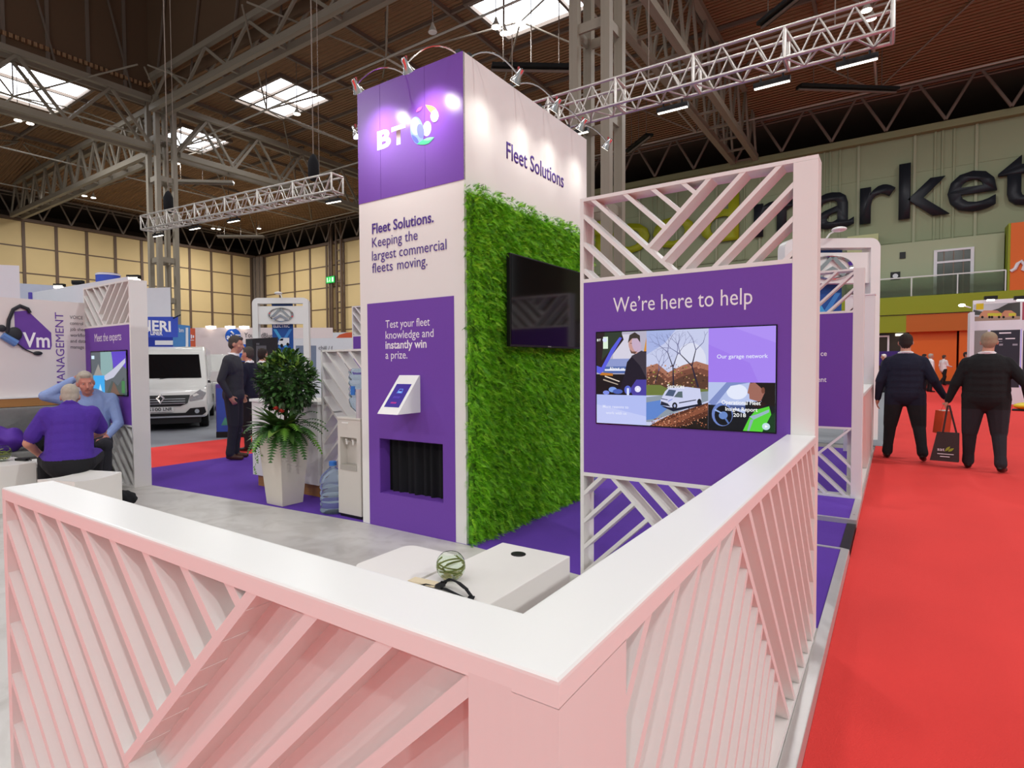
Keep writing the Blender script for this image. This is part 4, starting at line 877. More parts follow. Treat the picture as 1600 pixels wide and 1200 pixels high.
mb = MB(); mb.box((c0, d0, .03), (c1, d1, .43)).box((c0, d0+.09, .43), (c1, d1, .725)).box((c0, d0, .43), (c0+.03, d0+.09, .725)).box((c1-.05, d0, .43), (c1, d0+.09, .725)).box((c0, d0, .725), (c1, d1, .885))
mb.build('cabinet', COOL, wc); mb = MB(); mb.box((c0-.006, d0-.006, .885), (c1+.006, d1, .905)); mb.build('top_rim', COOL, wc, bevel=.006)
box('alcove', (c0+.03, d0+.085, .43), (c1-.05, d0+.092, .725), COOL, wc); box('drip_tray', (c0+.03, d0-.004, .43), (c1-.05, d0+.085, .475), COOLD, wc)
box('foot_gap', (c0+.01, d0+.012, 0), (c1-.01, d1, .03), BLACK, wc)
for k in range(2):
    x = c0+.075+.085*k; mb = MB(); mb.tube([(x, d0+.09, .685), (x, d0+.035, .685)], .012, 8); mb.tube([(x, d0+.045, .69), (x, d0+.04, .655)], [.012, .009], 8); mb.ell((x, d0+.035, .70), (.014, .012, .008)); mb.build('tap', WHITE2, wc, True)
box('display', (c0+.04, d0-.002, .80), (c0+.13, d0, .86), COOL, wc); box('badge', (c0+.06, d0-.004, .852), (c0+.14, d0-.001, .862), WHITE2, wc)
def bottle(c, inverted, label):
    c = Vector(c); t = thing('water_bottle', label, 'water bottle', c)
    prof = [(.085, 0), (.118, .012), (.124, .03)]
    z = .03
    for k in range(5): prof += [(.124, z+.008), (.114, z+.026), (.124, z+.046)]; z += .052
    prof += [(.122, z+.02), (.11, z+.06), (.07, z+.10), (.034, z+.13), (.031, z+.17)]
    if inverted:
        h_ = prof[-1][1]; prof = [(q, h_-zz) for q, zz in prof[::-1]]
    mb = MB(); mb.lathe(prof, c, 28); bt = mb.build('bottle', BOT, t, True)
    if not inverted: mb = MB(); mb.lathe([(.036, z+.15), (.036, z+.185), (.03, z+.19)], c, 20); mb.build('cap', CAPB, bt, True)
    else: box('label', c+Vector((-.02, -.126, .22)), c+Vector((.03, -.118, .30)), CAPB, bt)
bottle((-4.20, 3.70, 0), False, 'full blue tinted water bottle standing on the purple floor')
bottle((-3.90, 3.80, .885), True, 'upturned blue water bottle on top of the water cooler')
mb = MB(); mb.lathe([(.036, .90), (.036, 1.16), (.034, 1.16)], (-3.803, 3.675, 0), 16); o = mb.build('paper_cup_stack', M('cup_tube', '#d9cfd6', .25, trans=.3), None, True); tag(o, 'clear tube of paper cups beside the upturned bottle', 'cups')
# ================================================================== PEOPLE
SKIN = M('skin', '#c98f78', .55, var=.05); SKINP = M('skin_pale', '#d3a48e', .55, var=.05)
HAIRG = M('hair_grey', '#b0a596', .8, var=.2, scale=40, bump=.4); HAIRB = M('hair_brown', '#2c211c', .8, var=.2, scale=40, bump=.4); HAIRS = M('hair_sandy', '#9c8870', .8, var=.2, scale=40, bump=.4); HAIRD = M('hair_dark_grey', '#4a423c', .8, var=.2, scale=40, bump=.4)
def cloth(n, c): return M('cloth_'+n, c, .9, var=.10, scale=14, bump=.35, bscale=60)
NAVY = cloth('navy_knit', '#14152a'); BLK = cloth('black_knit', '#121214'); TRB = cloth('black_trousers', '#17171b'); TRC = cloth('charcoal_trousers', '#24242a'); SUIT = cloth('charcoal_suit', '#3a3a40'); PUR = cloth('purple_polo', '#4a2a92'); SHB = cloth('blue_shirt', '#8fa4d4'); SHW = cloth('white_shirt', '#ece8ea'); SHOE = M('black_shoe', '#0d0c0c', .35, var=.1); SHOEB = M('brown_shoe', '#4a2c1e', .4, var=.1)
BASE = dict(pel=(0, 0, .96), wst=(0, .01, 1.10), chs=(0, .0, 1.30), nck=(0, -.01, 1.50), hed=(0, .025, 1.66),
  shL=(-.19, -.01, 1.435), elL=(-.26, -.03, 1.15), wrL=(-.28, .06, .90), shR=(.19, -.01, 1.435), elR=(.26, -.03, 1.15), wrR=(.28, .06, .90),
  hiL=(-.095, 0, .93), knL=(-.11, .02, .50), anL=(-.115, -.03, .09), toL=(-.125, .13, .035), hiR=(.095, 0, .93), knR=(.11, .02, .50), anR=(.115, -.03, .09), toR=(.125, .13, .035))
def person(label, loc, face, mats, J={}, H=1.78, bulk=1.0, vox=.011, group=None, belly=0., short=False, coat=False, curl=(.5, .5), bald=False, headrot=0., hem=None, name='person', thumb=(1, 1), look=(0, 0)):
    """face: angle of the facing direction in the ground plane; joints in metres for a 1.78 m figure, x right, y forward"""
    k = H/1.78; j = {n: Vector(J.get(n, p))*k for n, p in BASE.items()}; Pm = []
    b = bulk
    def cap(a, c, r0, r1, tg): Pm.append(('c', Vector(a), Vector(c), r0*k, r1*k, tg))
    def ell(c, r, tg, rot=None): Pm.append(('e', Vector(c), Vector(r)*k, rot or Matrix.Identity(3), tg))
    up = (j['nck']-j['pel']).normalized(); rgt = (j['shR']-j['shL']); rgt = (rgt-up*rgt.dot(up)).normalized(); fw = up.cross(rgt); TR = Matrix((rgt, fw, up)).transposed()
    hr = (j['hiR']-j['hiL']).normalized()
    # trunk
    ell(j['chs']+up*.02*k, (.185*b, .125*b, .21), 'top', TR); ell(j['wst'], (.165*b, .125*b, .17), 'top', TR)
    for sg in (-1, 1): cap(j['chs']+rgt*sg*.075*b*k+up*.04*k, j['pel']+rgt*sg*.07*b*k+up*.02*k, .100*b, .108*b, 'top')
    for q in range(5): c_ = j['chs'].lerp(j['pel'], q/4); ell(c_, ((.172+.014*q/4)*b, .134*b, .20), 'top', TR)
    if belly: ell(j['wst']+fw*.05*k, (.165*b, .12*b+belly, .17), 'top', TR)
    ell((j['pel']+j['hiL']+j['hiR'])/3, (.175*b, .13*b, .135), 'leg'); ell(j['pel']+up*.045*k, (.175*b, .133*b, .07), 'top', TR)
    bs = b**.5; cap(j['shL']-up*.01*k, j['shR']-up*.01*k, .068*bs, .068*bs, 'top')
    for s in 'LR': cap(j['nck']-up*.025*k, j['sh'+s]+up*.0*k, .055*bs, .062*bs, 'top'); cap(j['sh'+s]-up*.03*k, j['chs']+rgt*(.12*b*k*(1 if s == 'R' else -1)), .08*bs, .10*bs, 'top')
    if coat: ell(j['pel']-up*.02*k, (.19*b, .145*b, .16), 'top', TR)
    cap(j['nck']-up*.03*k, j['hed']-Vector((0, 0, .05))*k, .058*b**.5, .056, 'skin')
    for s in 'LR':
        sh, el, wr = j['sh'+s], j['el'+s], j['wr'+s]
        cap(sh, el if not short else sh.lerp(el, .7), .068*b**.6, .054*b**.6, 'top')
        if short: cap(sh, sh.lerp(el, .72), .074*b**.6, .074*b**.6, 'top')
        
        if short: cap(sh.lerp(el, .5), el, .050, .046, 'skin')
        cap(el, wr, .050*b**.6 if not short else .046, .030 if short else .040, 'skin' if short else 'top')
        # hand: palm, four fingers, thumb
        d = (wr-el).normalized(); cu = curl[0 if s == 'L' else 1]; side = (1 if s == 'R' else -1)
        fwd = Vector((0, 1, 0)); pn = (Vector((-side, 0, 0))-d*Vector((-side, 0, 0)).dot(d)).normalized(); ac = d.cross(pn); 
        if ac.dot(fwd) < 0: ac = -ac
        pc = wr+d*.055*k; HR = Matrix((ac, pn, d)).transposed(); ell(pc, (.040, .017, .055), 'skin', HR); cap(wr-d*.02*k, pc, .027, .026, 'skin')
        for q in range(4):
            st = wr+d*.098*k+ac*(.027-.018*q)*k*1.0; ln = (.072, .080, .075, .058)[q]*k; d1 = (d*math.cos(cu)+pn*math.sin(cu)); d2 = (d*math.cos(cu*2.1)+pn*math.sin(cu*2.1)); m1 = st+d1*ln*.5
            cap(st, m1, .0088, .0083, 'skin'); cap(m1, m1+d2*ln*.5, .0083, .007, 'skin')
        th = wr+d*.035*k+ac*.03*k; t1 = th+(ac*.75+d*.6+pn*.25).normalized()*.038*k; cap(th, t1, .0115, .010, 'skin'); cap(t1, t1+(d*.9+ac*.15+pn*.35).normalized()*.032*k, .010, .008, 'skin')
        hp, kn, an, to = j['hi'+s], j['kn'+s], j['an'+s], j['to'+s]
        cap(hp, kn, .104*b, .076*b**.5, 'leg'); cap(kn, an+(kn-an).normalized()*.02*k, .070*b**.5, .056, 'leg'); cap(an+(kn-an).normalized()*.10*k, an+(kn-an).normalized()*.015*k, .063, .066, 'leg')
        hl = an+(an-to).normalized()*.03*k; cap(Vector((an.x, an.y, max(an.z-.045*k, to.z+.012*k))), to, .042, .034, 'shoe'); cap(hl-Vector((0, 0, .05))*k, an, .036, .040, 'shoe')
    # head
    HM = Matrix.Rotation(headrot, 3, 'Z') @ Matrix.Rotation(look[0], 3, 'X') @ Matrix.Rotation(look[1], 3, 'Y'); hd_ = j['hed']
    def hp_(x, y, z): return hd_+HM @ (Vector((x, y, z))*k)
    ell(hp_(0, -.005, .025), (.077, .096, .095), 'skin', HM); ell(hp_(0, .025, -.045), (.060, .070, .075), 'skin', HM); ell(hp_(0, .055, -.095), (.03, .03, .022), 'skin', HM)
    cap(hp_(0, .088, .01), hp_(0, .112, -.035), .010, .016, 'skin'); cap(hp_(-.035, .082, .022), hp_(.035, .082, .022), .012, .012, 'skin'); cap(hp_(-.02, .088, -.068), hp_(.02, .088, -.068), .008, .008, 'lip')
    for s in (-1, 1): ell(hp_(s*.08, -.005, -.01), (.012, .022, .034), 'skin', HM); ell(hp_(s*.05, .06, -.03), (.02, .02, .022), 'skin', HM)
    if not bald:
        ell(hp_(0, -.022, .042), (.083, .094, .090), 'hair', HM); ell(hp_(0, -.05, -.005), (.076, .062, .075), 'hair', HM); ell(hp_(0, .05, .088), (.055, .04, .03), 'hair', HM)
    else: ell(hp_(0, -.06, -.02), (.074, .045, .05), 'hair', HM)
    # collar
    nb = j['nck']+up*.018*k
    for q in range(10):
        a = q*math.pi/5; a2 = a+math.pi/5; f_ = lambda z: nb+(rgt*math.cos(z)*.068*b**.5+fw*math.sin(z)*.066*b**.5)*k+up*(-.012*math.sin(z))*k
        cap(f_(a), f_(a2), .0135, .0135, 'collar')
    # surface
    mb = MB()
    for p in Pm:
        if p[0] == 'e': mb.ell(p[1], p[2], p[3], 14, 10)
        else:
            a, c, r0, r1 = p[1:5]; d = (c-a); L_ = d.length; d = d.normalized() if L_ > 1e-6 else Vector((0, 0, 1)); n_ = 4; prof = []
            for i in range(n_+1): q = math.pi/2*(i/n_); prof.append((max(1e-7 if i == 0 else 0, r0*math.sin(q)), -r0*math.cos(q)))
            for i in range(n_, -1, -1): q = math.pi/2*(i/n_); prof.append((max(1e-7 if i == 0 else 0, r1*math.sin(q)), L_+r1*math.cos(q)))
            mb.lathe(prof, a, 10, d)
    me0 = bpy.data.meshes.new('tmp'); me0.from_pydata(mb.v, [], mb.f); ob = bpy.data.objects.new('tmp', me0); COL.objects.link(ob)
    rm = ob.modifiers.new('r', 'REMESH'); rm.mode = 'VOXEL'; rm.voxel_size = vox; sm = ob.modifiers.new('s', 'SMOOTH'); sm.iterations = 3; sm.factor = .5
    bpy.context.view_layer.update(); me = bpy.data.meshes.new_from_object(ob.evaluated_get(bpy.context.evaluated_depsgraph_get())); bpy.data.objects.remove(ob); bpy.data.meshes.remove(me0)
    n = len(me.polygons); cen = np.empty(n*3); me.polygons.foreach_get('center', cen); cen = cen.reshape(-1, 3); best = np.full(n, 1e9); idx = np.zeros(n, int)
    tags = ['skin', 'top', 'leg', 'shoe', 'hair', 'collar', 'lip']; bias = {'hair': -.004, 'collar': -.006, 'top': -.002, 'shoe': -.001}
    for p in Pm:
        tg = p[-1]
        if p[0] == 'e':
            q = (cen-np.array(p[1])) @ np.array(p[3]) / np.array(p[2]); d = (np.linalg.norm(q, axis=1)-1)*min(p[2])
        else:
            a, c = np.array(p[1]), np.array(p[2]); ab = c-a; t_ = np.clip(((cen-a)@ab)/max(ab@ab, 1e-9), 0, 1); d = np.linalg.norm(cen-a-t_[:, None]*ab, axis=1)-(p[3]+(p[4]-p[3])*t_)
        d = d+bias.get(tg, 0); w_ = d < best; best[w_] = d[w_]; idx[w_] = tags.index(tg)
    if hem: idx[(idx == 2) & (cen[:, 2] > hem)] = 1; idx[(idx == 1) & (cen[:, 2] < hem) & (np.abs(cen[:, 0]) < .26)] = 2
    dm = dict(skin=SKIN, top=BLK, leg=TRB, shoe=SHOE, hair=HAIRB, collar=SHW, lip=M('lips', '#a8665a', .5)); dm.update(mats)
    me.materials.clear()
    for tg in tags: me.materials.append(dm[tg])
    me.polygons.foreach_set('material_index', idx.astype(np.int32)); me.polygons.foreach_set('use_smooth', [True]*n); me.update(); me.name = 'body'
    t = thing(name, label, 'person', loc, face-math.pi/2, group, local=True)
    o = bpy.data.objects.new('body', me); reg(o, t, Matrix.Identity(4))
    if vox < .0091:
        for s in (-1, 1):
            m2 = MB(); m2.mat(M('eye_white', '#efe9e4', .2, var=0)).ell(hp_(s*.033, .081, .004), (.010*k, .006*k, .005*k), HM, 8, 6); m2.mat(M('iris', '#2b2a2c', .2, var=0)).ell(hp_(s*.033, .086, .004), (.005*k, .003*k, .004*k), HM, 8, 6); m2.build('eye', None, t, True)
    return t, j, HM
def lw(t, p):  # local to world for person parts
    return t.matrix_basis @ Vector(p)
# --- two men walking away down the aisle
m1 = hz(1415, 719, GZ); f1 = math.radians(90)+.02
t1, j1, _ = person('man in navy jumper walking away with a small orange box', (m1.x-.02, m1.y, GZ), f1, dict(top=NAVY, leg=TRB, hair=HAIRB), dict(
   elL=(-.285, -.02, 1.12), wrL=(-.31, .04, .87), elR=(.31, -.04, 1.13), wrR=(.43, .05, .91), hiL=(-.11, 0, .93), hiR=(.11, 0, .93), knL=(-.16, .05, .50), anL=(-.19, .12, .09), toL=(-.21, .27, .035), knR=(.16, .0, .50), anR=(.20, -.16, .12), toR=(.22, -.02, .035), shL=(-.185, 0, 1.39), shR=(.185, 0, 1.39)), H=1.82, bulk=1.26, hem=.80, belly=.01, curl=(.35, 1.0), vox=.0095)
m2 = hz(1530, 735, GZ); f2 = math.radians(86)
t2, j2, _ = person('man in black jumper walking away with a dark tote bag', (m2.x+.05, m2.y, GZ), f2, dict(top=BLK, leg=TRC, hair=HAIRS), dict(
   elL=(-.30, -.02, 1.12), wrL=(-.37, .02, .90), elR=(.37, -.05, 1.13), wrR=(.40, .10, .91), hiL=(-.11, 0, .93), hiR=(.11, 0, .93), knL=(-.15, .02, .50), anL=(-.16, .10, .09), toL=(-.17, .25, .035), knR=(.13, .0, .50), anR=(.15, -.12, .10), toR=(.19, .03, .035), shL=(-.185, 0, 1.39), shR=(.185, 0, 1.39), hed=(.02, .03, 1.66)), H=1.79, bulk=1.32, hem=.80, belly=.02, curl=(1.1, .4), vox=.0095)
# bags in their hands
w1 = lw(t1, j1['wrR'])+Vector((.01, .0, -.10))
b1 = thing('gift_box', 'small orange box carried on a cord by the man in navy', 'box', w1-Vector((0, 0, .42)))
OR = M('orange_card', '#d2502a', .5, var=.04); Rz = Matrix.Rotation(math.radians(-38), 3, 'Z') @ Matrix.Rotation(math.radians(6), 3, 'Y')
mb = MB(); mb.box((-.055, -.085, -.42), (.055, .085, -.10)); mb.v = [tuple(w1+Rz @ Vector(v)) for v in mb.v]; mb.build('carton', OR, b1)
mb = MB(); mb.box((-.03, -.06, -.10), (.03, .06, -.097)); mb.v = [tuple(w1+Rz @ Vector(v)) for v in mb.v]; mb.build('white_print', WHITE2, b1)
mb = MB(); mb.tube([w1+Rz @ Vector((0, -.06, -.10)), w1+Vector((0, 0, .02)), w1+Rz @ Vector((0, .06, -.10))], .003, 5); mb.build('cord', OR, b1)
w2 = lw(t2, j2['wrL'])+Vector((0, 0, -.10))
b2 = thing('tote_bag', 'dark brown tote bag with long handles and small print', 'tote bag', w2-Vector((0, 0, .72)))
TOTE = M('dark_tote', '#3a2e2e', .8, var=.08, bump=.2)
mb = MB(); sw = Matrix.Rotation(math.radians(-8), 3, 'Z')
mb.hexa([w2+sw @ Vector(v) for v in ((-.18, -.045, -.72), (.12, -.045, -.72), (.12, .045, -.72), (-.18, .045, -.72), (-.11, -.012, -.33), (.12, -.012, -.33), (.12, .012, -.33), (-.11, .012, -.33))]); mb.build('sack', TOTE, b2, bevel=.006)
mb = MB()
for y in (-.012, .012): mb.bar(w2+Vector((-.05, y, -.34)), w2+Vector((-.005, y, .03)), .02, .003, (0, 1, 0)); mb.bar(w2+Vector((.09, y, -.34)), w2+Vector((.012, y, .03)), .02, .003, (0, 1, 0))
mb.build('handle', TOTE, b2)
o_ = w2+sw @ Vector((-.07, -.046, -.56)); text('lettering', 'sat', w2+sw @ Vector((-.10, -.047, -.58)), sw @ XU, (sw @ Vector((0, .08, 1))).normalized(), .075, .04, TEXTW, b2, th=0)
prints('print_mark', w2+sw @ Vector((-.02, -.046, -.585)), sw @ XU, (sw @ Vector((0, .08, 1))).normalized(), [(M('lime_print', '#8d9a2c', .6), leafpoly(0, 0, .05, .07, .03)), (M('lime_print'), leafpoly(.03, 0, .09, .05, .03)), (TEXTW, rect(-.08, -.04, .09, -.032)), (TEXTW, rect(-.05, -.075, .05, -.066))], b2, step=.001)
# --- man in the charcoal suit on the far side of the stand
mL = hz(367, 717, 0); fL = math.radians(36.7+90-16-70)   # facing right in the picture
tS, jS, hS = person('man in charcoal suit standing with hand in pocket by the van', (mL.x, mL.y, 0), fL, dict(top=SUIT, leg=cloth('suit_trousers', '#2c2c33'), hair=HAIRD, shoe=SHOEB), dict(
   elL=(-.25, -.05, 1.14), wrL=(-.24, .05, .93), elR=(.27, -.09, 1.15), wrR=(.24, .02, .93), hed=(0, .05, 1.66), nck=(0, .01, 1.50)), H=1.82, bulk=1.06, coat=True, curl=(.6, .6), vox=.0105, look=(-.12, 0))
def strip(name, label, pts, w_, mat, parent): pass
# --- seated pair
fP = math.atan2(.42, -.91)
def seat_at(target, face, hed, H): return Vector(target)-Matrix.Rotation(face-math.pi/2, 3, 'Z') @ (Vector(hed)*H/1.78)
ps = seat_at(hd(110, 629, 5.75), fP, (0, .27, 1.14), 1.70)
seat = dict(pel=(0, 0, .52), wst=(0, .07, .66), chs=(0, .14, .86), nck=(0, .20, 1.04), hed=(.0, .27, 1.14), shL=(-.19, .15, .97), elL=(-.35, .14, .70), wrL=(-.27, .36, .54), shR=(.19, .15, .97), elR=(.27, .34, .76), wrR=(.14, .55, .68),
   hiL=(-.11, .02, .50), knL=(-.24, .44, .50), anL=(-.26, .42, .09), toL=(-.29, .57, .035), hiR=(.11, .02, .50), knR=(.20, .46, .50), anR=(.18, .44, .09), toR=(.2, .59, .035))
tP, jP, _ = person('man in purple polo shirt seated with his back turned', (ps.x, ps.y, 0), fP, dict(top=PUR, leg=TRB, hair=HAIRG, collar=PUR), seat, H=1.70, bulk=1.18, short=True, hem=.52, curl=(.6, .6), vox=.009, look=(-.15, 0))
fB = math.atan2(-.45, .89); pb_ = seat_at(hd(134, 609, 6.5), fB, (.03, .10, 1.19), 1.80)
seat2 = dict(pel=(0, 0, .56), wst=(0, -.02, .70), chs=(0, -.03, .90), nck=(0, .0, 1.07), hed=(.03, .10, 1.19), shL=(-.20, -.03, 1.0), elL=(-.27, .06, .73), wrL=(-.18, .28, .62), shR=(.20, -.03, 1.0), elR=(.40, .13, 1.06), wrR=(.16, .03, 1.22),
   hiL=(-.1, .02, .54), knL=(-.16, .45, .52), anL=(-.16, .45, .09), toL=(-.17, .6, .035), hiR=(.09, .02, .54), knR=(.05, .45, .52), anR=(.04, .43, .09), toR=(.04, .58, .035))
tB, jB, _ = person('man in pale blue shirt leaning on the bench, hand on head', (pb_.x, pb_.y, 0), fB, dict(top=SHB, leg=TRC, hair=HAIRG, collar=SHB, skin=M('skin_ruddy', '#c98674', .55)), seat2, H=1.80, bulk=1.08, curl=(.5, .4), vox=.009, headrot=.25, look=(-.15, .1))
# --- people in the distance
def far(label, px, feet, head, face, mats, J={}, bulk=1.05, Hm=1.76, x0=None):
    dep = Hm*FPX/(feet-head); p = hd(px, feet, dep); person(label, (p.x, p.y, GZ), face, mats, J, H=Hm, bulk=bulk, vox=.02)
STEP = dict(knL=(-.1, .18, .52), anL=(-.1, .10, .12), toL=(-.1, .24, .05), knR=(.1, -.04, .5), anR=(.1, -.34, .14), toR=(.1, -.24, .035))
cam_right = math.atan2(CR.y, CR.x)
far('distant person in white shirt striding past the orange wall', 1474, 594, 546, cam_right, dict(top=SHW, leg=TRB, hair=HAIRD), dict(STEP, elR=(.24, .05, 1.16), wrR=(.2, .28, 1.1)), 1.0)
far('distant man in white shirt standing half hidden beyond the navy jumper', 1453, 604, 544, cam_right-.3, dict(top=SHW, leg=TRB, hair=HAIRG), {}, 1.15)
far('distant person in dark top beside the man in white shirt', 1443, 604, 546, cam_right, dict(top=SUIT, leg=TRB, hair=HAIRB), {}, 1.05)
far('distant white haired person in dark jacket by the window', 1381, 606, 546, cam_right+2.6, dict(top=SUIT, leg=TRC, hair=M('hair_white', '#e6e2dd', .8), collar=M('orange_scarf', '#d8603c', .8)), {}, 1.1)
far('distant grey haired man in dark blue suit behind the black jumper', 1517, 618, 541, cam_right-1.2, dict(top=cloth('blue_suit', '#2a2d4a'), leg=TRC, hair=M('hair_white')), {}, 1.1)
far('distant dark haired woman beside the man in blue suit', 1508, 616, 544, cam_right-1.0, dict(top=cloth('pink_top', '#e6c9cc'), leg=TRB, hair=HAIRB), {}, .95)
far('distant man in dark suit holding a phone to his face', 1580, 622, 540, cam_right+2.4, dict(top=cloth('dark_suit', '#1d1d22'), leg=TRB, hair=M('hair_bald', '#b89a88', .7)), dict(elL=(-.25, .15, 1.25), wrL=(-.08, .2, 1.58)), 1.1)
far('person with brown hair standing beyond the shrub', 412, 690, 541, cam_right+1.2, dict(top=NAVY, leg=TRB, hair=HAIRB), {}, 1.0)
far('person with dark hair standing beyond the lattice screen', 530, 672, 543, cam_right-1.4, dict(top=SUIT, leg=TRB, hair=HAIRB), {}, 1.0)
far('person in dark jacket behind the man in the charcoal suit', 392, 700, 538, cam_right+2.9, dict(top=NAVY, leg=TRB, hair=HAIRD), {}, 1.0)
# ================================================================== BACKGROUND: VAN AND LEFT STANDS
VANW = M('van_white', '#dcdbd6', .25, var=.01, coat=.5); VGL = M('van_glass', '#0c0f12', .06, var=0); VBL = M('van_black_trim', '#141517', .4, var=.05); TYRE = M('tyre', '#131313', .85)
HL = M('headlight_glass', '#cfd4da', .08, .6, var=.3, scale=30); SILV = M('silver_bumper', '#b9bcc2', .3, .4)
vf = hd(252, 668, 13.1)
va = math.radians(-33)
vn = thing('delivery_van', 'white delivery van with black grille parked on grey carpet', 'van', (vf.x, vf.y, GZ), va, local=True)
prof = [(0.0, .30), (.04, .62), (-.02, .80), (-.12, .92), (-.80, 1.12), (-1.50, 1.78), (-1.75, 1.88), (-2.2, 1.95), (-5.0, 1.95), (-5.02, .30)]
def hw(z): return .95-.11*max(0, (z-.95)/1.0)
mb = MB(); n = len(prof); vs = []
for s in (-1, 1):
    for i, (x, z) in enumerate(prof): vs.append((x-(.10 if (i < 4) else 0)*0, s*hw(z), z))
fs = [tuple(range(n-1, -1, -1)), tuple(range(n, 2*n))]+[(i, (i+1) % n, n+(i+1) % n, n+i) for i in range(n)]
mb.add(vs, fs); mb.build('body', VANW, vn, smooth=True, bevel=.06, seg=3)
def fx(z):   # front surface x at height z
    for (x0, z0), (x1, z1) in zip(prof, prof[1:]):
        if z0 <= z <= z1: return x0+(x1-x0)*(z-z0)/(z1-z0)
    return 0
def fpoly(name, pts, mat, off=.015, th=.02):
    mb = MB(); a = [(fx(z)+off, -y, z) for y, z in pts]; b_ = [(x-th, y, z) for x, y, z in a]; n_ = len(a)
    mb.add(a+b_, [tuple(range(n_)), tuple(range(2*n_-1, n_-1, -1))]+[(i, n_+i, n_+(i+1) % n_, (i+1) % n_) for i in range(n_)]); return mb.build(name, mat, vn)
wz0, wz1 = 1.17, 1.74
mb = MB(); mb.prism([(-.80, wz0), (.80, wz0), (.72, wz1), (-.72, wz1)], (0, 0, 0), (0, 1, 0), (0, 0, 1), 0.001); mb.v = [((fx(z)+.012 if i < 4 else fx(z)-.01), y, z) for i, (x, y, z) in enumerate(mb.v)]; mb.build('windscreen', VGL, vn)
for s in (-1, 1):
    mb = MB(); mb.add([(-1.0, s*(hw(1.2)+.004), 1.18), (-2.1, s*(hw(1.2)+.004), 1.18), (-2.05, s*(hw(1.72)+.004), 1.74), (-1.5, s*(hw(1.72)+.004), 1.72)], [(0, 1, 2, 3), (3, 2, 1, 0)]); mb.build('side_window', VGL, vn)
    mb = MB(); mb.box((-1.02, s*.98-.10, 1.06), (-.94, s*.98+.10, 1.34)); mb.v = [(x, y+s*.10, z) for x, y, z in mb.v]; mb.build('door_mirror', VANW, vn, bevel=.03); box('mirror_foot', (-1.0, min(s*.93, s*1.0), 1.04), (-.95, max(s*.93, s*1.0), 1.10), VBL, vn)
    fpoly('headlight', [(s*.56, .74), (s*.60, .66), (s*.86, .70), (s*.93, .82), (s*.93, 1.0), (s*.78, .90)], HL, .02, .05); fpoly('fog_light', [(s*(.74+.05*math.cos(a)), .43+.05*math.sin(a)) for a in [k*math.pi/5 for k in range(10)]], HL, .035, .02)
    for x in (-.85, -4.1):
        mb = MB(); mb.lathe([(.20, -.11), (.315, -.10), (.325, 0), (.315, .10), (.20, .11)], (x, s*.84, .325), 24, (0, 1, 0)); w_ = mb.build('tyre', TYRE, vn, True); mb = MB(); mb.lathe([(.01, -.115), (.2, -.11), (.2, .11), (.01, .115)], (x, s*.84, .325), 20, (0, 1, 0)); mb.build('wheel_hub', SILV, w_, True)
fpoly('grille', [(-.60, .80), (.60, .80), (.55, .62), (.40, .555), (-.40, .555), (-.55, .62)], VBL, .02, .05)
for z in (.61, .66, .71): fpoly('grille_bar', [(-.5, z), (.5, z), (.5, z+.012), (-.5, z+.012)], SILV, .03, .02)
fpoly('lower_intake', [(-.90, .52), (-.6, .50), (-.5, .40), (.5, .40), (.6, .50), (.90, .52), (.93, .40), (.85, .34), (-.85, .34), (-.93, .40)], VBL, .022, .04)
fpoly('bumper_lip', [(-.92, .335), (.92, .335), (.9, .30), (-.9, .30)], SILV, .03, .06); box('underbody_shade', (-4.9, -.8, .16), (-.05, .8, .31), VBL, vn)  # black underbody block, put in to read as shade beneath the van
fpoly('logo_badge', [(0, .83), (.09, .74), (0, .62), (-.09, .74)], CHROME, .035, .02); fpoly('logo_badge', [(0, .78), (.045, .735), (0, .67), (-.045, .735)], VBL, .04, .01)
fpoly('number_plate', [(-.26, .435), (.26, .435), (.26, .545), (-.26, .545)], M('plate_white', '#e9e9e6', .4), .04, .02)
for s_, y_, w_ in (('S100', -.235, .25), ('LNR', .055, .18)): text('plate_lettering', s_, (.075, y_, .462), (0, 1, 0), (0, 0, 1), w_, .068, M('plate_black', '#0b0b0c', .5), vn, .012, th=0)
mb = MB(); mb.tube([(-.83, -.1, 1.155), (-.9, .35, 1.2)], .01, 5); mb.tube([(-.83, -.65, 1.155), (-.9, -.2, 1.2)], .01, 5); mb.build('wiper', VBL, vn)
# open sliding side and second pale van behind
v2 = thing('delivery_van', 'pale van side with blue lettering behind the white van', 'van', (-17.6, 10.3, GZ), math.radians(-20), local=True)
mb = MB(); mb.prism([(0, .3), (.1, .9), (-.6, 1.1), (-1.2, 1.85), (-4.5, 1.9), (-4.5, .3)], (0, -.9, 0), (1, 0, 0), (0, 0, 1), -1.8); mb.build('body', VANW, v2, bevel=.05)
box('side_window', (-1.9, -.915, 1.15), (-1.0, -.9, 1.65), VGL, v2)
for x in (-.8, -3.6): mb = MB(); mb.lathe([(.2, -.1), (.32, -.09), (.32, .09), (.2, .1)], (x, -.84, .32), 20, (0, 1, 0)); mb.build('tyre', TYRE, v2, True)
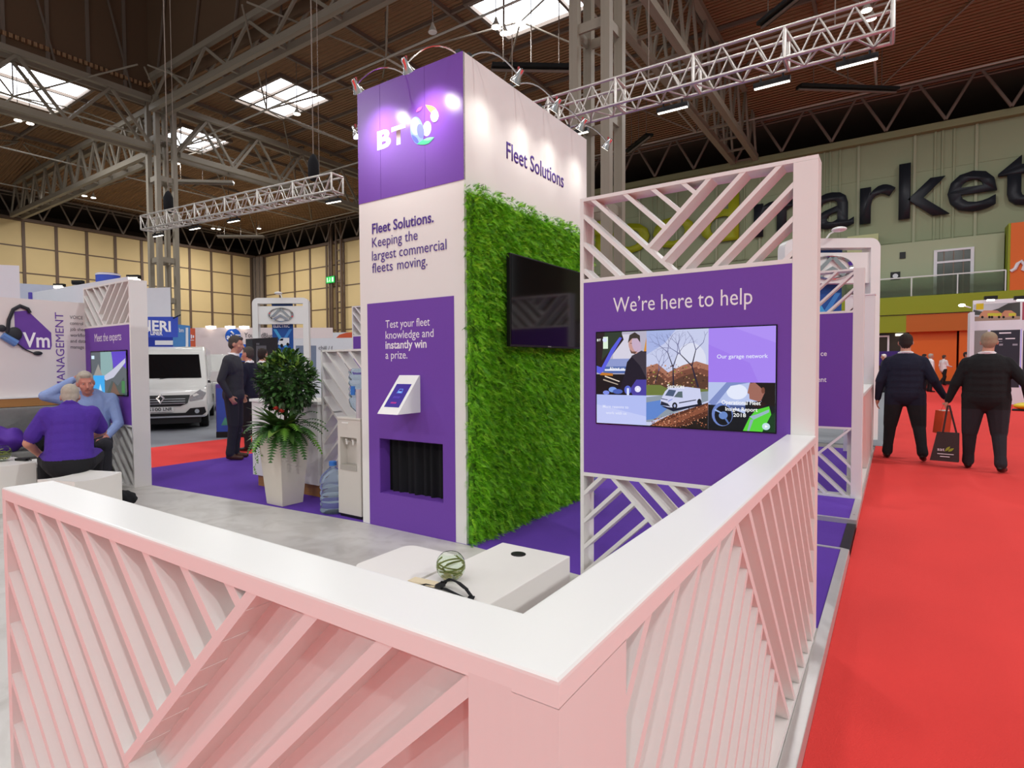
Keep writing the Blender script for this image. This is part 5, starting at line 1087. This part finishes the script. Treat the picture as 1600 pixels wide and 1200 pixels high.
# podium
pa_, pb2 = hz(338, 684, GZ), hz(387, 683, GZ); pd = thing('podium', 'blue and purple printed podium on black base', 'podium', pa_.lerp(pb2, .5))
dx = (pb2-pa_).normalized(); dy = Vector((-dx.y, dx.x, 0)); zt2 = 1.02
def obox(name, a, b, dep, z0, z1, mat, parent, bev=0): 
    d = (b-a).normalized(); q = Vector((-d.y, d.x, 0))*dep; mb = MB(); mb.hexa([Vector((*v.xy, z)) for z in (z0, z1) for v in (a, b, b+q, a+q)]); return mb.build(name, mat, parent, bevel=bev)
obox('case', pa_, pb2, .4, GZ+.10, zt2, M('podium_purple', '#4b3a8c', .4), pd, .02); obox('base', pa_, pb2, .42, GZ, GZ+.12, BLACK, pd)
def onface(a, b, off=.004): d = (b-a).normalized(); return a+Vector((d.y, -d.x, 0))*off, d
o2, d2 = onface(pa_, pb2); wpx = (pb2-pa_).length
prints('print', Vector((*o2.xy, GZ+.1)), d2, ZU, [(M('podium_blue', '#2b4ea8', .4), rect(.02, .02, wpx*.45, .9)), (M('podium_green', '#3f8f7a', .4), [(.1, .15), (wpx*.3, .32), (wpx*.45, .15)]), (M('podium_violet', '#6a4a9a', .4), [(wpx*.5, .05), (wpx*.98, .05), (wpx*.98, .6)]), (TEXTW, rect(wpx*.55, .14, wpx*.97, .16)), (TEXTW, rect(wpx*.6, .38, wpx*.75, .41)), (TEXTW, rect(wpx*.78, .38, wpx*.92, .41))], pd)
# helper for flat stands seen through pixels: plane x = const facing +x
BLUEP = M('stand_blue', '#3f57c4', .4, var=.15, scale=1.2); BLUED = M('stand_deep_blue', '#2438a0', .4); SKYB = M('stand_sky_blue', '#4d86c4', .4); SWH = M('stand_white', '#e4e4ea', .5, var=.02); SWP = M('stand_pinkish_white', '#ead9d8', .5, var=.02); ORG = M('stand_orange', '#d8603f', .5)
def xwall(name, label, X, pts, mat, th=.15, zbase=GZ, cat='exhibition wall'):
    (x0, y0), (x1, y1) = pts; a, b_ = hx(x0, y0, X), hx(x1, y1, X); t = thing(name, label, cat, (X, (a.y+b_.y)/2, zbase))
    mb = MB(); mb.hexa([(X-th, a.y, zbase), (X, a.y, zbase), (X, b_.y, zbase), (X-th, b_.y, zbase), (X-th, a.y, a.z), (X, a.y, a.z), (X, b_.y, b_.z), (X-th, b_.y, b_.z)]); mb.build('board', mat, t); return t
def xprint(t, X, name, layers): return prints(name, (X+.004, 0, 0), YU, ZU, [(m_, [(hx(*q, X).y, hx(*q, X).z) for q in poly]) for m_, poly in layers], t, step=.003)
def xtext(t, X, s, px, py, wpx, cap, mat, bold=0): a = hx(px, py, X+.02); b_ = hx(px+wpx, py, X+.02); text('lettering', s, (X+.02, a.y, a.z), YU, ZU, b_.y-a.y, cap, mat, t, bold, th=0)
def prect(x0, y0, x1, y1): return [(x0, y1), (x1, y1), (x1, y0), (x0, y0)]
X = -17.2; t = xwall('exhibition_wall', 'white and blue liner stand wall behind the white van', X, ((150, 452), (266, 449)), SWH, 1.2)
xprint(t, X, 'blue_print', [(BLUEP, prect(200, 495, 278, 527)), (BLUED, prect(200, 527, 270, 583)), (SWH, prect(242, 532, 270, 539))])
xtext(t, X, 'NERI', 219, 516, 48, .29, M('logo_white'), .03); xtext(t, X, 'Y LINER', 228, 523, 26, .12, M('logo_white'), .03)
mb = MB(); a_ = hx(282, 492, X+.3); mb.tube([hx(271, 497, X), a_], .02, 6); mb.build('lamp_arm', BLACK, t)
X = -21; t = xwall('exhibition_wall', 'small sky blue stand wall next to the liner wall', X, ((262, 505), (297, 509)), SKYB); xprint(t, X, 'white_trim', [(SWH, prect(290, 512, 294, 560))]); xtext(t, X, 'bm', 280, 519, 7, .16, TEXTW)
X = -23.5; t = xwall('exhibition_wall', 'narrow orange stand panel beside the air wall', X, ((292, 513), (305, 513)), ORG); xprint(t, X, 'white_marks', [(TEXTW, prect(294, 524, 297, 528)), (TEXTW, prect(298, 523, 300, 529)), (TEXTW, prect(301, 524, 303, 528)), (TEXTW, prect(294, 531, 303, 532))])
X = -24; t = xwall('exhibition_wall', 'long white wall with round blue air logo', X, ((304, 512), (520, 512)), SWP)
xprint(t, X, 'round_logo', [(M('logo_royal', '#1f5fc8', .4), oval(364, 525, 12.3, 12, 0, 24)), (M('logo_royal'), prect(378, 538, 397, 545))]); xtext(t, X, 'airT', 354, 530, 22, .22, M('logo_white'), .03); xtext(t, X, 'Your', 382, 527, 18, .22, DGT); xtext(t, X, 'AdBlue', 402, 527, 24, .22, DGT)
mb = MB(); mb.tube([hx(361, 518, X+.05), hx(365, 522, X+.05)], .04, 6); mb.build('logo_mark', M('logo_white'), t)
for px_ in (328, 358, 380): p = hx(px_, 512, X); box('stand_lamp', p-Vector((.1, .15, .05)), p+Vector((.25, .15, .07)), E('#fff4e6', 3), t)
X = -26; t = xwall('exhibition_wall', 'white stand wall with red and orange signs behind the lattice', X, ((470, 520), (575, 519)), SWH)
xprint(t, X, 'signs', [(M('sign_red', '#c8485c', .5), prect(494, 523, 517, 528)), (TEXTW, prect(500, 525, 516, 527)), (M('sign_pink', '#d8808c', .5), prect(486, 523, 493, 528)), (ORG, [(525, 528), (530, 523), (540, 520), (550, 519), (550, 528)])])
X = -20; t = xwall('exhibition_wall', 'white stand wall with grey panel behind the gate', X, ((455, 529), (600, 527)), SWH); xprint(t, X, 'grey_panel', [(M('grey_blue_panel', '#7c88a0', .5), prect(462, 540, 494, 585))]); xtext(t, X, 'chill / f', 498, 546, 22, .16, DGT)
t = xwall('monitor_stand', 'dark grey machine panel behind the shrub', -14, ((394, 529), (434, 527)), M('dark_machine', '#2b2c31', .5), .3); xprint(t, -14, 'machine_detail', [(M('machine_grey', '#6a6d74', .4), prect(400, 540, 416, 575)), (M('dark_machine'), prect(403, 545, 413, 570)), (M('machine_grey'), prect(400, 536, 405, 539))])
t = xwall('exhibition_wall', 'white stand wall with blue tablet print behind the suited man', -19, ((374, 546), (400, 545)), SWH); xprint(t, -19, 'tablet_print', [(M('logo_royal'), prect(374, 552, 386, 580)), (M('face_print', '#c89a7a', .5), oval(380, 560, 4, 4)), (M('face_dark', '#3a2c2a', .5), prect(376, 565, 384, 580))])
# stands beyond the printed wall on the far left
t = xwall('exhibition_wall', 'plain white wall block rising over the printed wall', -13, ((-60, 411), (30, 415)), SWH, 2)
t = xwall('exhibition_wall', 'bluish white wall set back behind the printed wall', -19, ((20, 442), (100, 447)), M('stand_blue_white', '#c6cbdd', .5))
a, b_ = hd(50, 457, 14.0), hd(200, 432, 10.5)
t = thing('exhibition_wall', 'long white fascia wall with lamps behind the experts panel', 'exhibition wall', ((a+b_)/2).to_3d()*1); 
mb = MB(); q = Vector((-.15, .1, 0)); mb.hexa([Vector((*a.xy, GZ)), Vector((*b_.xy, GZ)), Vector((*(b_+q).xy, GZ)), Vector((*(a+q).xy, GZ)), a, b_, b_+q, a+q]); mb.build('board', SWH, t); box('purple_edge', a-Vector((.06, .06, .55)), a+Vector((.02, .02, 0)), M('stand_violet', '#5a4ab0', .5), t)
wend = hd(200, 432, 10.5)
for px, py, dp, lit, lab in ((93, 446, 13, True, 'small lit arm floodlight near the violet edge of the fascia wall'), (122, 441, 12.3, False, 'small dark unlit arm floodlight on the white fascia wall'), (209, 433, 10.6, True, 'small bright floodlight on an arm beyond the blue drum')):
    p = hd(px, py, dp); tt = thing('stand_floodlight', lab, 'floodlight', p)
    e = p+CR*.35+Vector((0, 0, -.12)) if px < 200 else wend+Vector((-.04, .03, .0))
    mb = MB(); mb.tube([e, p], .012, 6); mb.build('arm', BLACK, tt); bar('lamp_head', p-CR*.11, p+CR*.11, .1, .07, BLACK, tt); bar('lens', p-CR*.09-Vector((0, 0, .036)), p+CR*.09-Vector((0, 0, .036)), .12, .05, LIT if lit else GLOSSK, tt)
c = hd(169, 437, 12.4); rd = .23; t = thing('sign_drum', 'tall blue round drum standing behind the white fascia wall', 'drum', (c.x, c.y, GZ)); mb = MB(); mb.lathe([(rd, GZ-c.z), (rd, .11), (rd*.94, .12)], c, 24); mb.build('drum', BLUEP, t, True); mb = MB(); mb.lathe([(rd+.006, .08), (rd+.006, .11)], c, 24); mb.build('rim', SWH, t, True)
# ---- rounded gates with oval badge
def gate(label, pxc, top, dep, poster, texts, wdt=1.73, GZ=GZ):
    c = hd(pxc, 576, dep); zt3 = hd(pxc, top, dep).z; d = Vector((CR.x, CR.y, 0)).normalized(); t = thing('arch_gate', label, 'arch', (c.x, c.y, GZ)); O2 = Vector((c.x, c.y, GZ))-d*wdt/2; hh = zt3-GZ; r = .17; bw = .17
    def P2(u, v): return O2+d*u+Vector((0, 0, v))
    out = [(0, 0), (0, hh-r)]+[(r-r*math.cos(a), hh-r+r*math.sin(a)) for a in [math.pi/2*k/6 for k in range(1, 7)]]; out += [(wdt-u, v) for u, v in out[::-1]]
    inn = [(bw, 0), (bw, hh-bw), (wdt-bw, hh-bw), (wdt-bw, 0)]
    mb = MB(); nrm = Vector((d.y, -d.x, 0))*.24
    L1 = [(0, 0), (bw, 0), (bw, hh-bw), (bw, hh)]; half = [(0, 0), (bw, 0), (bw, hh-bw), (wdt-bw, hh-bw), (wdt-bw, 0), (wdt, 0)]+[(u, v) for u, v in out[::-1] if v > 0]
    mb.prism(half, O2, d, ZU, .24); mb.build('frame', WHITE2, t, smooth=True)
    box_ = lambda name, u0, v0, u1, v1, mat, off, th: (lambda m_: (m_.prism(rect(u0, v0, u1, v1), O2+nrm.normalized()*off, d, ZU, th), m_.build(name, mat, t))[1])(MB())
    box_('badge_plate', bw, hh-.80, wdt-bw, hh-.25, WHITE2, .02, .18)
    co = (wdt/2, hh-.52); ring = MB(); N_ = 36
    vs = []
    for k in range(N_):
        a = 2*math.pi*k/N_
        for q, dd in ((1.0, .02), (.80, .02), (.90, .06)): vs.append(P2(co[0]+.40*q*math.cos(a), co[1]+.225*q*math.sin(a))+nrm.normalized()*(.20+dd))
    fs = []
    for k in range(N_): a, b2 = 3*k, 3*((k+1) % N_); fs += [(a, b2, b2+2, a+2), (a+2, b2+2, b2+1, a+1)]
    ring.add(vs, fs); off3 = O2+nrm.normalized()*.205
    for poly in ([(-.30, -.06), (-.04, .20), (.05, .20), (-.20, -.06)], [(.30, -.06), (.04, .20), (-.05, .20), (.20, -.06)], [(-.24, -.12), (0, .02), (0, -.06), (-.2, -.17)], [(.24, -.12), (0, .02), (0, -.06), (.2, -.17)]): ring.prism([(co[0]+u, co[1]+v) for u, v in poly], off3, d, ZU, .04)
    ring.build('oval_badge', CHROME, t)
    bl = M('poster_blue', '#1f4f9c', .4, var=.3, scale=3); ps_ = box_('poster', wdt/2-.33, .3, wdt/2+.32, hh-.14, bl, -.02, .03)
    pf = O2+nrm.normalized()*.015
    prints('poster_print', pf, d, ZU, [(M('poster_light', '#3f86d0', .4), [(wdt/2-.3, hh-1.75), (wdt/2-.2, hh-1.75), (wdt/2+.3, hh-.95), (wdt/2+.2, hh-.95)]), (M('poster_cyan', '#4aa8e0', .4), [(wdt/2+.3, hh-1.75), (wdt/2+.2, hh-1.75), (wdt/2-.3, hh-.95), (wdt/2-.2, hh-.95)])]+([(M('poster_van', '#e6e8ee', .4), [(wdt/2-.16, hh-1.42), (wdt/2-.13, hh-1.3), (wdt/2-.05, hh-1.22), (wdt/2+.2, hh-1.22), (wdt/2+.2, hh-1.4), (wdt/2, hh-1.47)]), (VGL, [(wdt/2-.12, hh-1.3), (wdt/2-.05, hh-1.24), (wdt/2+.02, hh-1.24), (wdt/2, hh-1.31)]), (TYRE, oval(wdt/2-.04, hh-1.46, .045, .06)), (TYRE, oval(wdt/2+.15, hh-1.42, .04, .05))] if poster else []), t, step=.003)
    for s, u, v, wd, cap in texts: text('lettering', s, P2(u, v)+nrm.normalized()*.08, d, ZU, wd, cap, TEXTW, t, .015, th=0)
    mb = MB(); pp = P2(wdt/2, hh); mb.tube([pp, pp+nrm*.6+Vector((0, 0, .10)), pp+nrm*1.4+Vector((0, 0, .12))], .015, 6); mb.build('lamp_arm', WHITE2, t); mb = MB(); mb.ell(pp+nrm*1.7+Vector((0, 0, .12)), (.12, .12, .045)); mb.build('lamp_head', WHITE2, t, True)
gate('white rounded gate with oval badge above the shrub', 443, 467, 18.4, True, [('ELECTRIC', .60, 2.63, .50, .09)])
gate('white rounded gate with oval badge behind the further stand', 1286, 378, 10.9, False, [('OW', .92, 2.18, .22, .12), ('OO', .92, 2.0, .22, .12)], wdt=1.72, GZ=-.055)
# ================================================================== BACKGROUND: RIGHT END WALL
LIME = M('lime_paint', '#8f9c12', .5, var=.04, scale=.4); ORANGE = M('orange_paint', '#e06a1e', .5, var=.04, scale=.4); ORD = M('orange_band', '#c0641c', .5, var=.03)
bc = thing('balcony', 'lime and orange balcony front under the green wall', 'balcony', (0, YW-1, 0)); YB = YW-2.0
box('lime_band', (-10, YB, 4.24), (9, YW, 5.32), LIME, bc); box('lime_lower_band', (-10, YB+.1, 3.15), (.52, YW, 4.2), LIME, bc); box('orange_lower_band', (.52, YB+.1, 3.15), (9, YW, 4.2), ORD, bc); box('recess_strip', (-10, YB+.3, 4.18), (9, YW-.1, 4.26), SWH, bc)
box('orange_wall', (.7, YB+.6, GZ), (2.95, YW, 3.15), ORANGE, bc); box('orange_wall', (3.05, YB+.4, GZ), (9, YW, 3.15), ORANGE, bc); box('skirting', (.7, YB+.38, GZ), (9, YB+.6, .15), BLACK, bc)
box('shop_window', (-10, YB+.6, .8), (.68, YB+.7, 3.12), M('dark_shop_glass', '#3a332a', .1, var=.3, scale=1), bc); box('shop_wall', (-10, YB+.55, GZ), (.68, YB+.72, .8), SWP, bc)
for x in (-3.2, -.35): box('window_frame', (x-.05, YB+.5, .8), (x+.05, YB+.6, 3.0), SWH, bc)
box('window_frame', (-3.2, YB+.5, 2.9), (-.35, YB+.6, 3.0), SWH, bc); box('purple_screen', (-2.9, YB+.48, 1.1), (.4, YB+.56, 2.0), M('shop_purple', '#3a1f7a', .4), bc); box('window_lamp', (.0, YB+.5, 2.95), (.5, YB+.58, 3.08), E('#fff4e0', 3), bc)
gb = thing('balcony_railing', 'glass balcony railing with metal posts above the lime band', 'railing', (0, YB, 5.3)); gx = [-9, -6.5, -4, -1.4, .75, 2.9, 4.98]
GLT = M('railing_glass', '#a8b8a4', .05, trans=.85, ior=1.1, var=0)
for a, b_ in zip(gx, gx[1:]): box('glass_pane', (a+.06, YB+.08, 5.35), (b_-.06, YB+.11, 6.42), GLT, gb)
for x in gx: box('post', (x-.03, YB+.05, 5.32), (x+.03, YB+.14, 6.5), ALU, gb)
box('handrail', (gx[0], YB+.06, 6.46), (gx[-1], YB+.14, 6.53), ALU, gb)
t = thing('balcony_room', 'pale green flat fronted room on the balcony', 'wall panel', (0, YW-.4, 5.3)); box('front', (-.9, YW-1.0, 5.32), (5.0, YW-.13, 8.75), GREENL, t); box('front', (-2.6, YW-1.3, 5.32), (-.95, YW-.13, 9.5), M('pale_lime_wall', '#bcc592', .6), t); box('vent', (.15, YW-1.06, 7.8), (.45, YW-1.0, 8.2), VBL, t); box('notice', (-.3, YW-1.04, 6.5), (.2, YW-1.0, 7.0), BLACK, t); prints('notice_print', (-.3, YW-1.045, 6.5), XU, ZU, [(SWH, oval(.25, .25, .14, .14))], t, step=.003)
t = thing('glazed_doors', 'white framed glazed double door on the balcony', 'door', (2.7, YW-1, 5.3)); dx0, dx1 = 1.9, 3.6; yd = YW-1.06
box('glass', (dx0, yd, 5.32), (dx1, yd+.05, 8.05), M('door_glass', '#4f5650', .15, var=.5, scale=3), t)
for x in (dx0, dx1): box('jamb', (x-.08, yd-.05, 5.32), (x+.08, yd+.05, 8.1), SWH, t)
for z in (8.05, 7.35): box('rail', (dx0-.08, yd-.05, z-.06), (dx1+.08, yd+.05, z+.06), SWH, t)
for x in (2.3, 2.75, 3.2): box('mullion', (x-.03, yd-.03, 5.32), (x+.03, yd+.03, 8.0), STEELD, t)
t = thing('orange_pylon', 'tall orange sign wall with white scribble at the balcony end', 'sign', (6, YB, 0)); box('board', (5.15, YB+.0, 5.32), (9, YB+1.5, 9.1), ORANGE, t); box('edge', (5.05, YB+.02, 5.32), (5.15, YB+1.5, 9.1), LIME, t)
mb = MB(); mb.tube([hy(1579, 424, YB-.05), hy(1586, 420, YB-.05), hy(1590, 412, YB-.05), hy(1596, 408, YB-.05), hy(1601, 414, YB-.05), hy(1598, 421, YB-.05), hy(1606, 424, YB-.05)], .09, 8); mb.build('scribble', SWH, t, True)
# wall lettering
for s, x0, x1, mt, lab in (('food', -20.8, -9.3, M('lime_letters', '#a4a81c', .5), 'lime letters of the word food on the green wall'), ('market', -8.3, 6.6, M('dark_letters', '#1f232b', .5), 'dark letters of the word market on the green wall')):
    t = thing('wall_lettering', lab, 'sign', ((x0+x1)/2, YW-.3, 10.4)); n_ = len(s); 
    text('letter_row', s, (x0, YW-.12, 10.45), XU, ZU, x1-x0, 3.35, mt, t, .012, th=.25)
# right hand stand with photo
YS = 26.0; t = thing('exhibition_wall', 'white stand with ambulance photo and dark info panel', 'exhibition wall', (4, YS, GZ)); a = hy(1517, 470, YS)
box('wall', (2.06, YS, GZ), (7, YS+.2, 3.36), SWH, t); mb = MB(); mb.box((1.95, YS-.5, GZ), (2.06, YS+.3, 2.95)); mb.build('side_post', SWH, t)
def yp(x0, y0, x1, y1): p, q = hy(x0, y1, YS), hy(x1, y0, YS); return rect(p.x, p.z, q.x, q.z)
def yo(pts): return [(hy(*p, YS).x, hy(*p, YS).z) for p in pts]
prints('photo_print', (0, YS-.002, 0), XU, ZU, [(M('ph_sky', '#b9bcc4', .5), yp(1521, 472, 1594, 502)), (M('ph_ground', '#a08a78', .5), yp(1521, 492, 1594, 502)), (M('ph_hill', '#3f4240', .5), yo([(1521, 492), (1521, 484), (1540, 488), (1560, 482), (1575, 474), (1594, 472), (1594, 494)])), (M('ph_yellow', '#d6bc1e', .5), yp(1525, 474, 1537, 484))]+[(M('ph_car', '#c48a6a', .5), yo([(u, 496), (u+3, 490), (u+8, 485), (u+18, 485), (u+26, 490), (u+26, 495)])) for u in (1529, 1540, 1562)]+[(M('ph_chequer', '#c6c43a', .5), yp(u+14, 489, u+25, 494)) for u in (1529, 1540, 1562)]+[(TYRE, yo(oval(u+q, 495.5, 2, 2))) for u in (1529, 1540, 1562) for q in (6, 21)]
  + [(M('ph_red', '#a8485a', .5), yp(1597, 470, 1640, 500)), (M('ph_panel_grey', '#8f8d8a', .6), yp(1521, 516, 1543, 600)), (M('ph_panel_dark', '#2b2c38', .5), yp(1546, 515, 1594, 605)), (E('#7a66e8', 1.2), yp(1594, 514, 1595.5, 605)), (E('#b8b0ff', 1.2), yp(1544, 515, 1545.2, 605)), (M('ph_panel_dark'), yp(1597, 514, 1680, 605)), (TEXTW, yp(1561, 519, 1580, 521.5)), (TEXTW, yp(1560, 529, 1566, 530.5)), (TEXTW, yp(1571, 528, 1586, 530)), (M('ph_grey', '#9a9aa4', .5), yp(1561, 537, 1567, 540)), (M('ph_grey'), yp(1582, 537, 1590, 540)), (M('ph_grey'), yp(1559, 533, 1566, 534))], t, step=.002)
for px in (1548, 1595):
    p = hy(px, 467, YS-.4); tt = thing('stand_floodlight', 'black floodlight over the ambulance photo stand', 'floodlight', p, group='floodlights over the ambulance photo stand'); box('housing', p-Vector((.16, .1, .02)), p+Vector((.16, .1, .09)), BLACK, tt); box('lens', p-Vector((.09, .06, .06)), p+Vector((.09, .06, -.015)), LIT, tt); bar('arm', p+Vector((0, .05, .03)), p+Vector((0, .42, -.02)), .04, .03, BLACK, tt)
p = hy(1503, 477, YS-.5); tt = thing('stand_floodlight', 'white arm lamp on the side post of the photo stand', 'floodlight', p); mb = MB(); mb.tube([hy(1517, 481, YS-.5), p], .02, 6); mb.build('arm', SWH, tt); mb = MB(); mb.ell(p, (.09, .08, .05)); mb.build('lamp_head', LIT, tt, True)
t = thing('display_plinth', 'low yellow and black display item on the blue carpet', 'display item', (3.7, 14.2, GZ)); YLW = M('display_yellow', '#d8c020', .5); c = hz(1596, 642, GZ); mb = MB(); mb.ell(c+Vector((.1, 0, .14)), (.28, .25, .10)); mb.build('shell', YLW, t, True); mb = MB(); mb.tube([c+Vector((-.2, -.05, .02)), c+Vector((.1, -.1, .03)), c+Vector((.3, 0, .03))], .04, 8); mb.build('skirt', BLACK, t)
# ================================================================== LIGHTING TRUSSES
def lighting_truss(label, a, b, s, n, lamps, mat=TRUSSALU, hoists=(.08, .92), wires=()):
    a, b = Vector(a), Vector(b); d = (b-a).normalized(); q = Vector((-d.y, d.x, 0)).normalized()*s/2; u = Vector((0, 0, s/2)); t = thing('lighting_truss', label, 'lighting truss', a); cs = [q+u, q-u, -q+u, -q-u]
    for c in cs: rod('chord', a+c, b+c, .026, mat, t)
    for k in range(n):
        p0, p1 = a.lerp(b, k/n), a.lerp(b, (k+1)/n); pm = (p0+p1)/2
        for c1, c2 in ((cs[0], cs[1]), (cs[2], cs[3]), (cs[1], cs[3])):
            rod('brace', p0+c1, pm+c2, .014, mat, t); rod('brace', pm+c2, p1+c1, .014, mat, t)
        if k % 3 == 0:
            for c1, c2 in ((cs[0], cs[1]), (cs[2], cs[3]), (cs[1], cs[3]), (cs[0], cs[2])): rod('frame_bar', p0+c1, p0+c2, .028, mat, t)
    for c1, c2 in ((cs[0], cs[1]), (cs[2], cs[3]), (cs[1], cs[3]), (cs[0], cs[2])): rod('frame_bar', b+c1, b+c2, .028, mat, t)
    for h in wires: p = a.lerp(b, h)+u; rod('suspension_wire', p-q, p-q+Vector((0, 0, 27.98-p.z)), .008, STEELD, t)
    for h in hoists:
        p = a.lerp(b, h)+u; hh = thing('chain_hoist', 'black chain hoist holding up the %s' % label, 'hoist', p+Vector((0, 0, .05)), group='chain hoists of the '+label)
        mb = MB(); mb.lathe([(.09, 0), (.14, .1), (.14, .45), (.08, .6), (.02, .66)], p, 12); mb.build('bag', BLACKF, hh, True); rod('chain', p+Vector((0, 0, .6)), p+Vector((0, 0, 27.98-p.z)), .015, STEELD, hh)
    for h, kind in lamps:
        p = a.lerp(b, h)-u-q-Vector((0, 0, .12)); tt = thing('batten_lamp', 'lit batten lamp hung under the %s' % label, 'lamp', p, group='batten lamps under the '+label)
        e = d*.24; bar('housing', p-e, p+e, .10, .07, BLACK, tt); bar('lens', p-e*.95-Vector((0, 0, .036)), p+e*.95-Vector((0, 0, .036)), .05, .012, LIT, tt)
        for sg in (-.6, .6): rod('hook', p+e*sg, p+e*sg+Vector((0, 0, .16)), .015, BLACK, tt)
lighting_truss('long aluminium truss above the right aisle', (-.08, 9.6, 5.78), (-6.5, 9.5, 5.78), .42, 16, ((.06, 0), (.22, 0), (.44, 0), (.70, 0)), hoists=(), wires=(.1, .5, .9))
lighting_truss('aluminium truss in front of the pale column', hz(527, 287, 5.9), hz(230, 350, 5.9), .42, 18, ((.04, 0), (.52, 0), (.74, 0), (.97, 0)), hoists=(.1, .86), wires=(.1, .86))
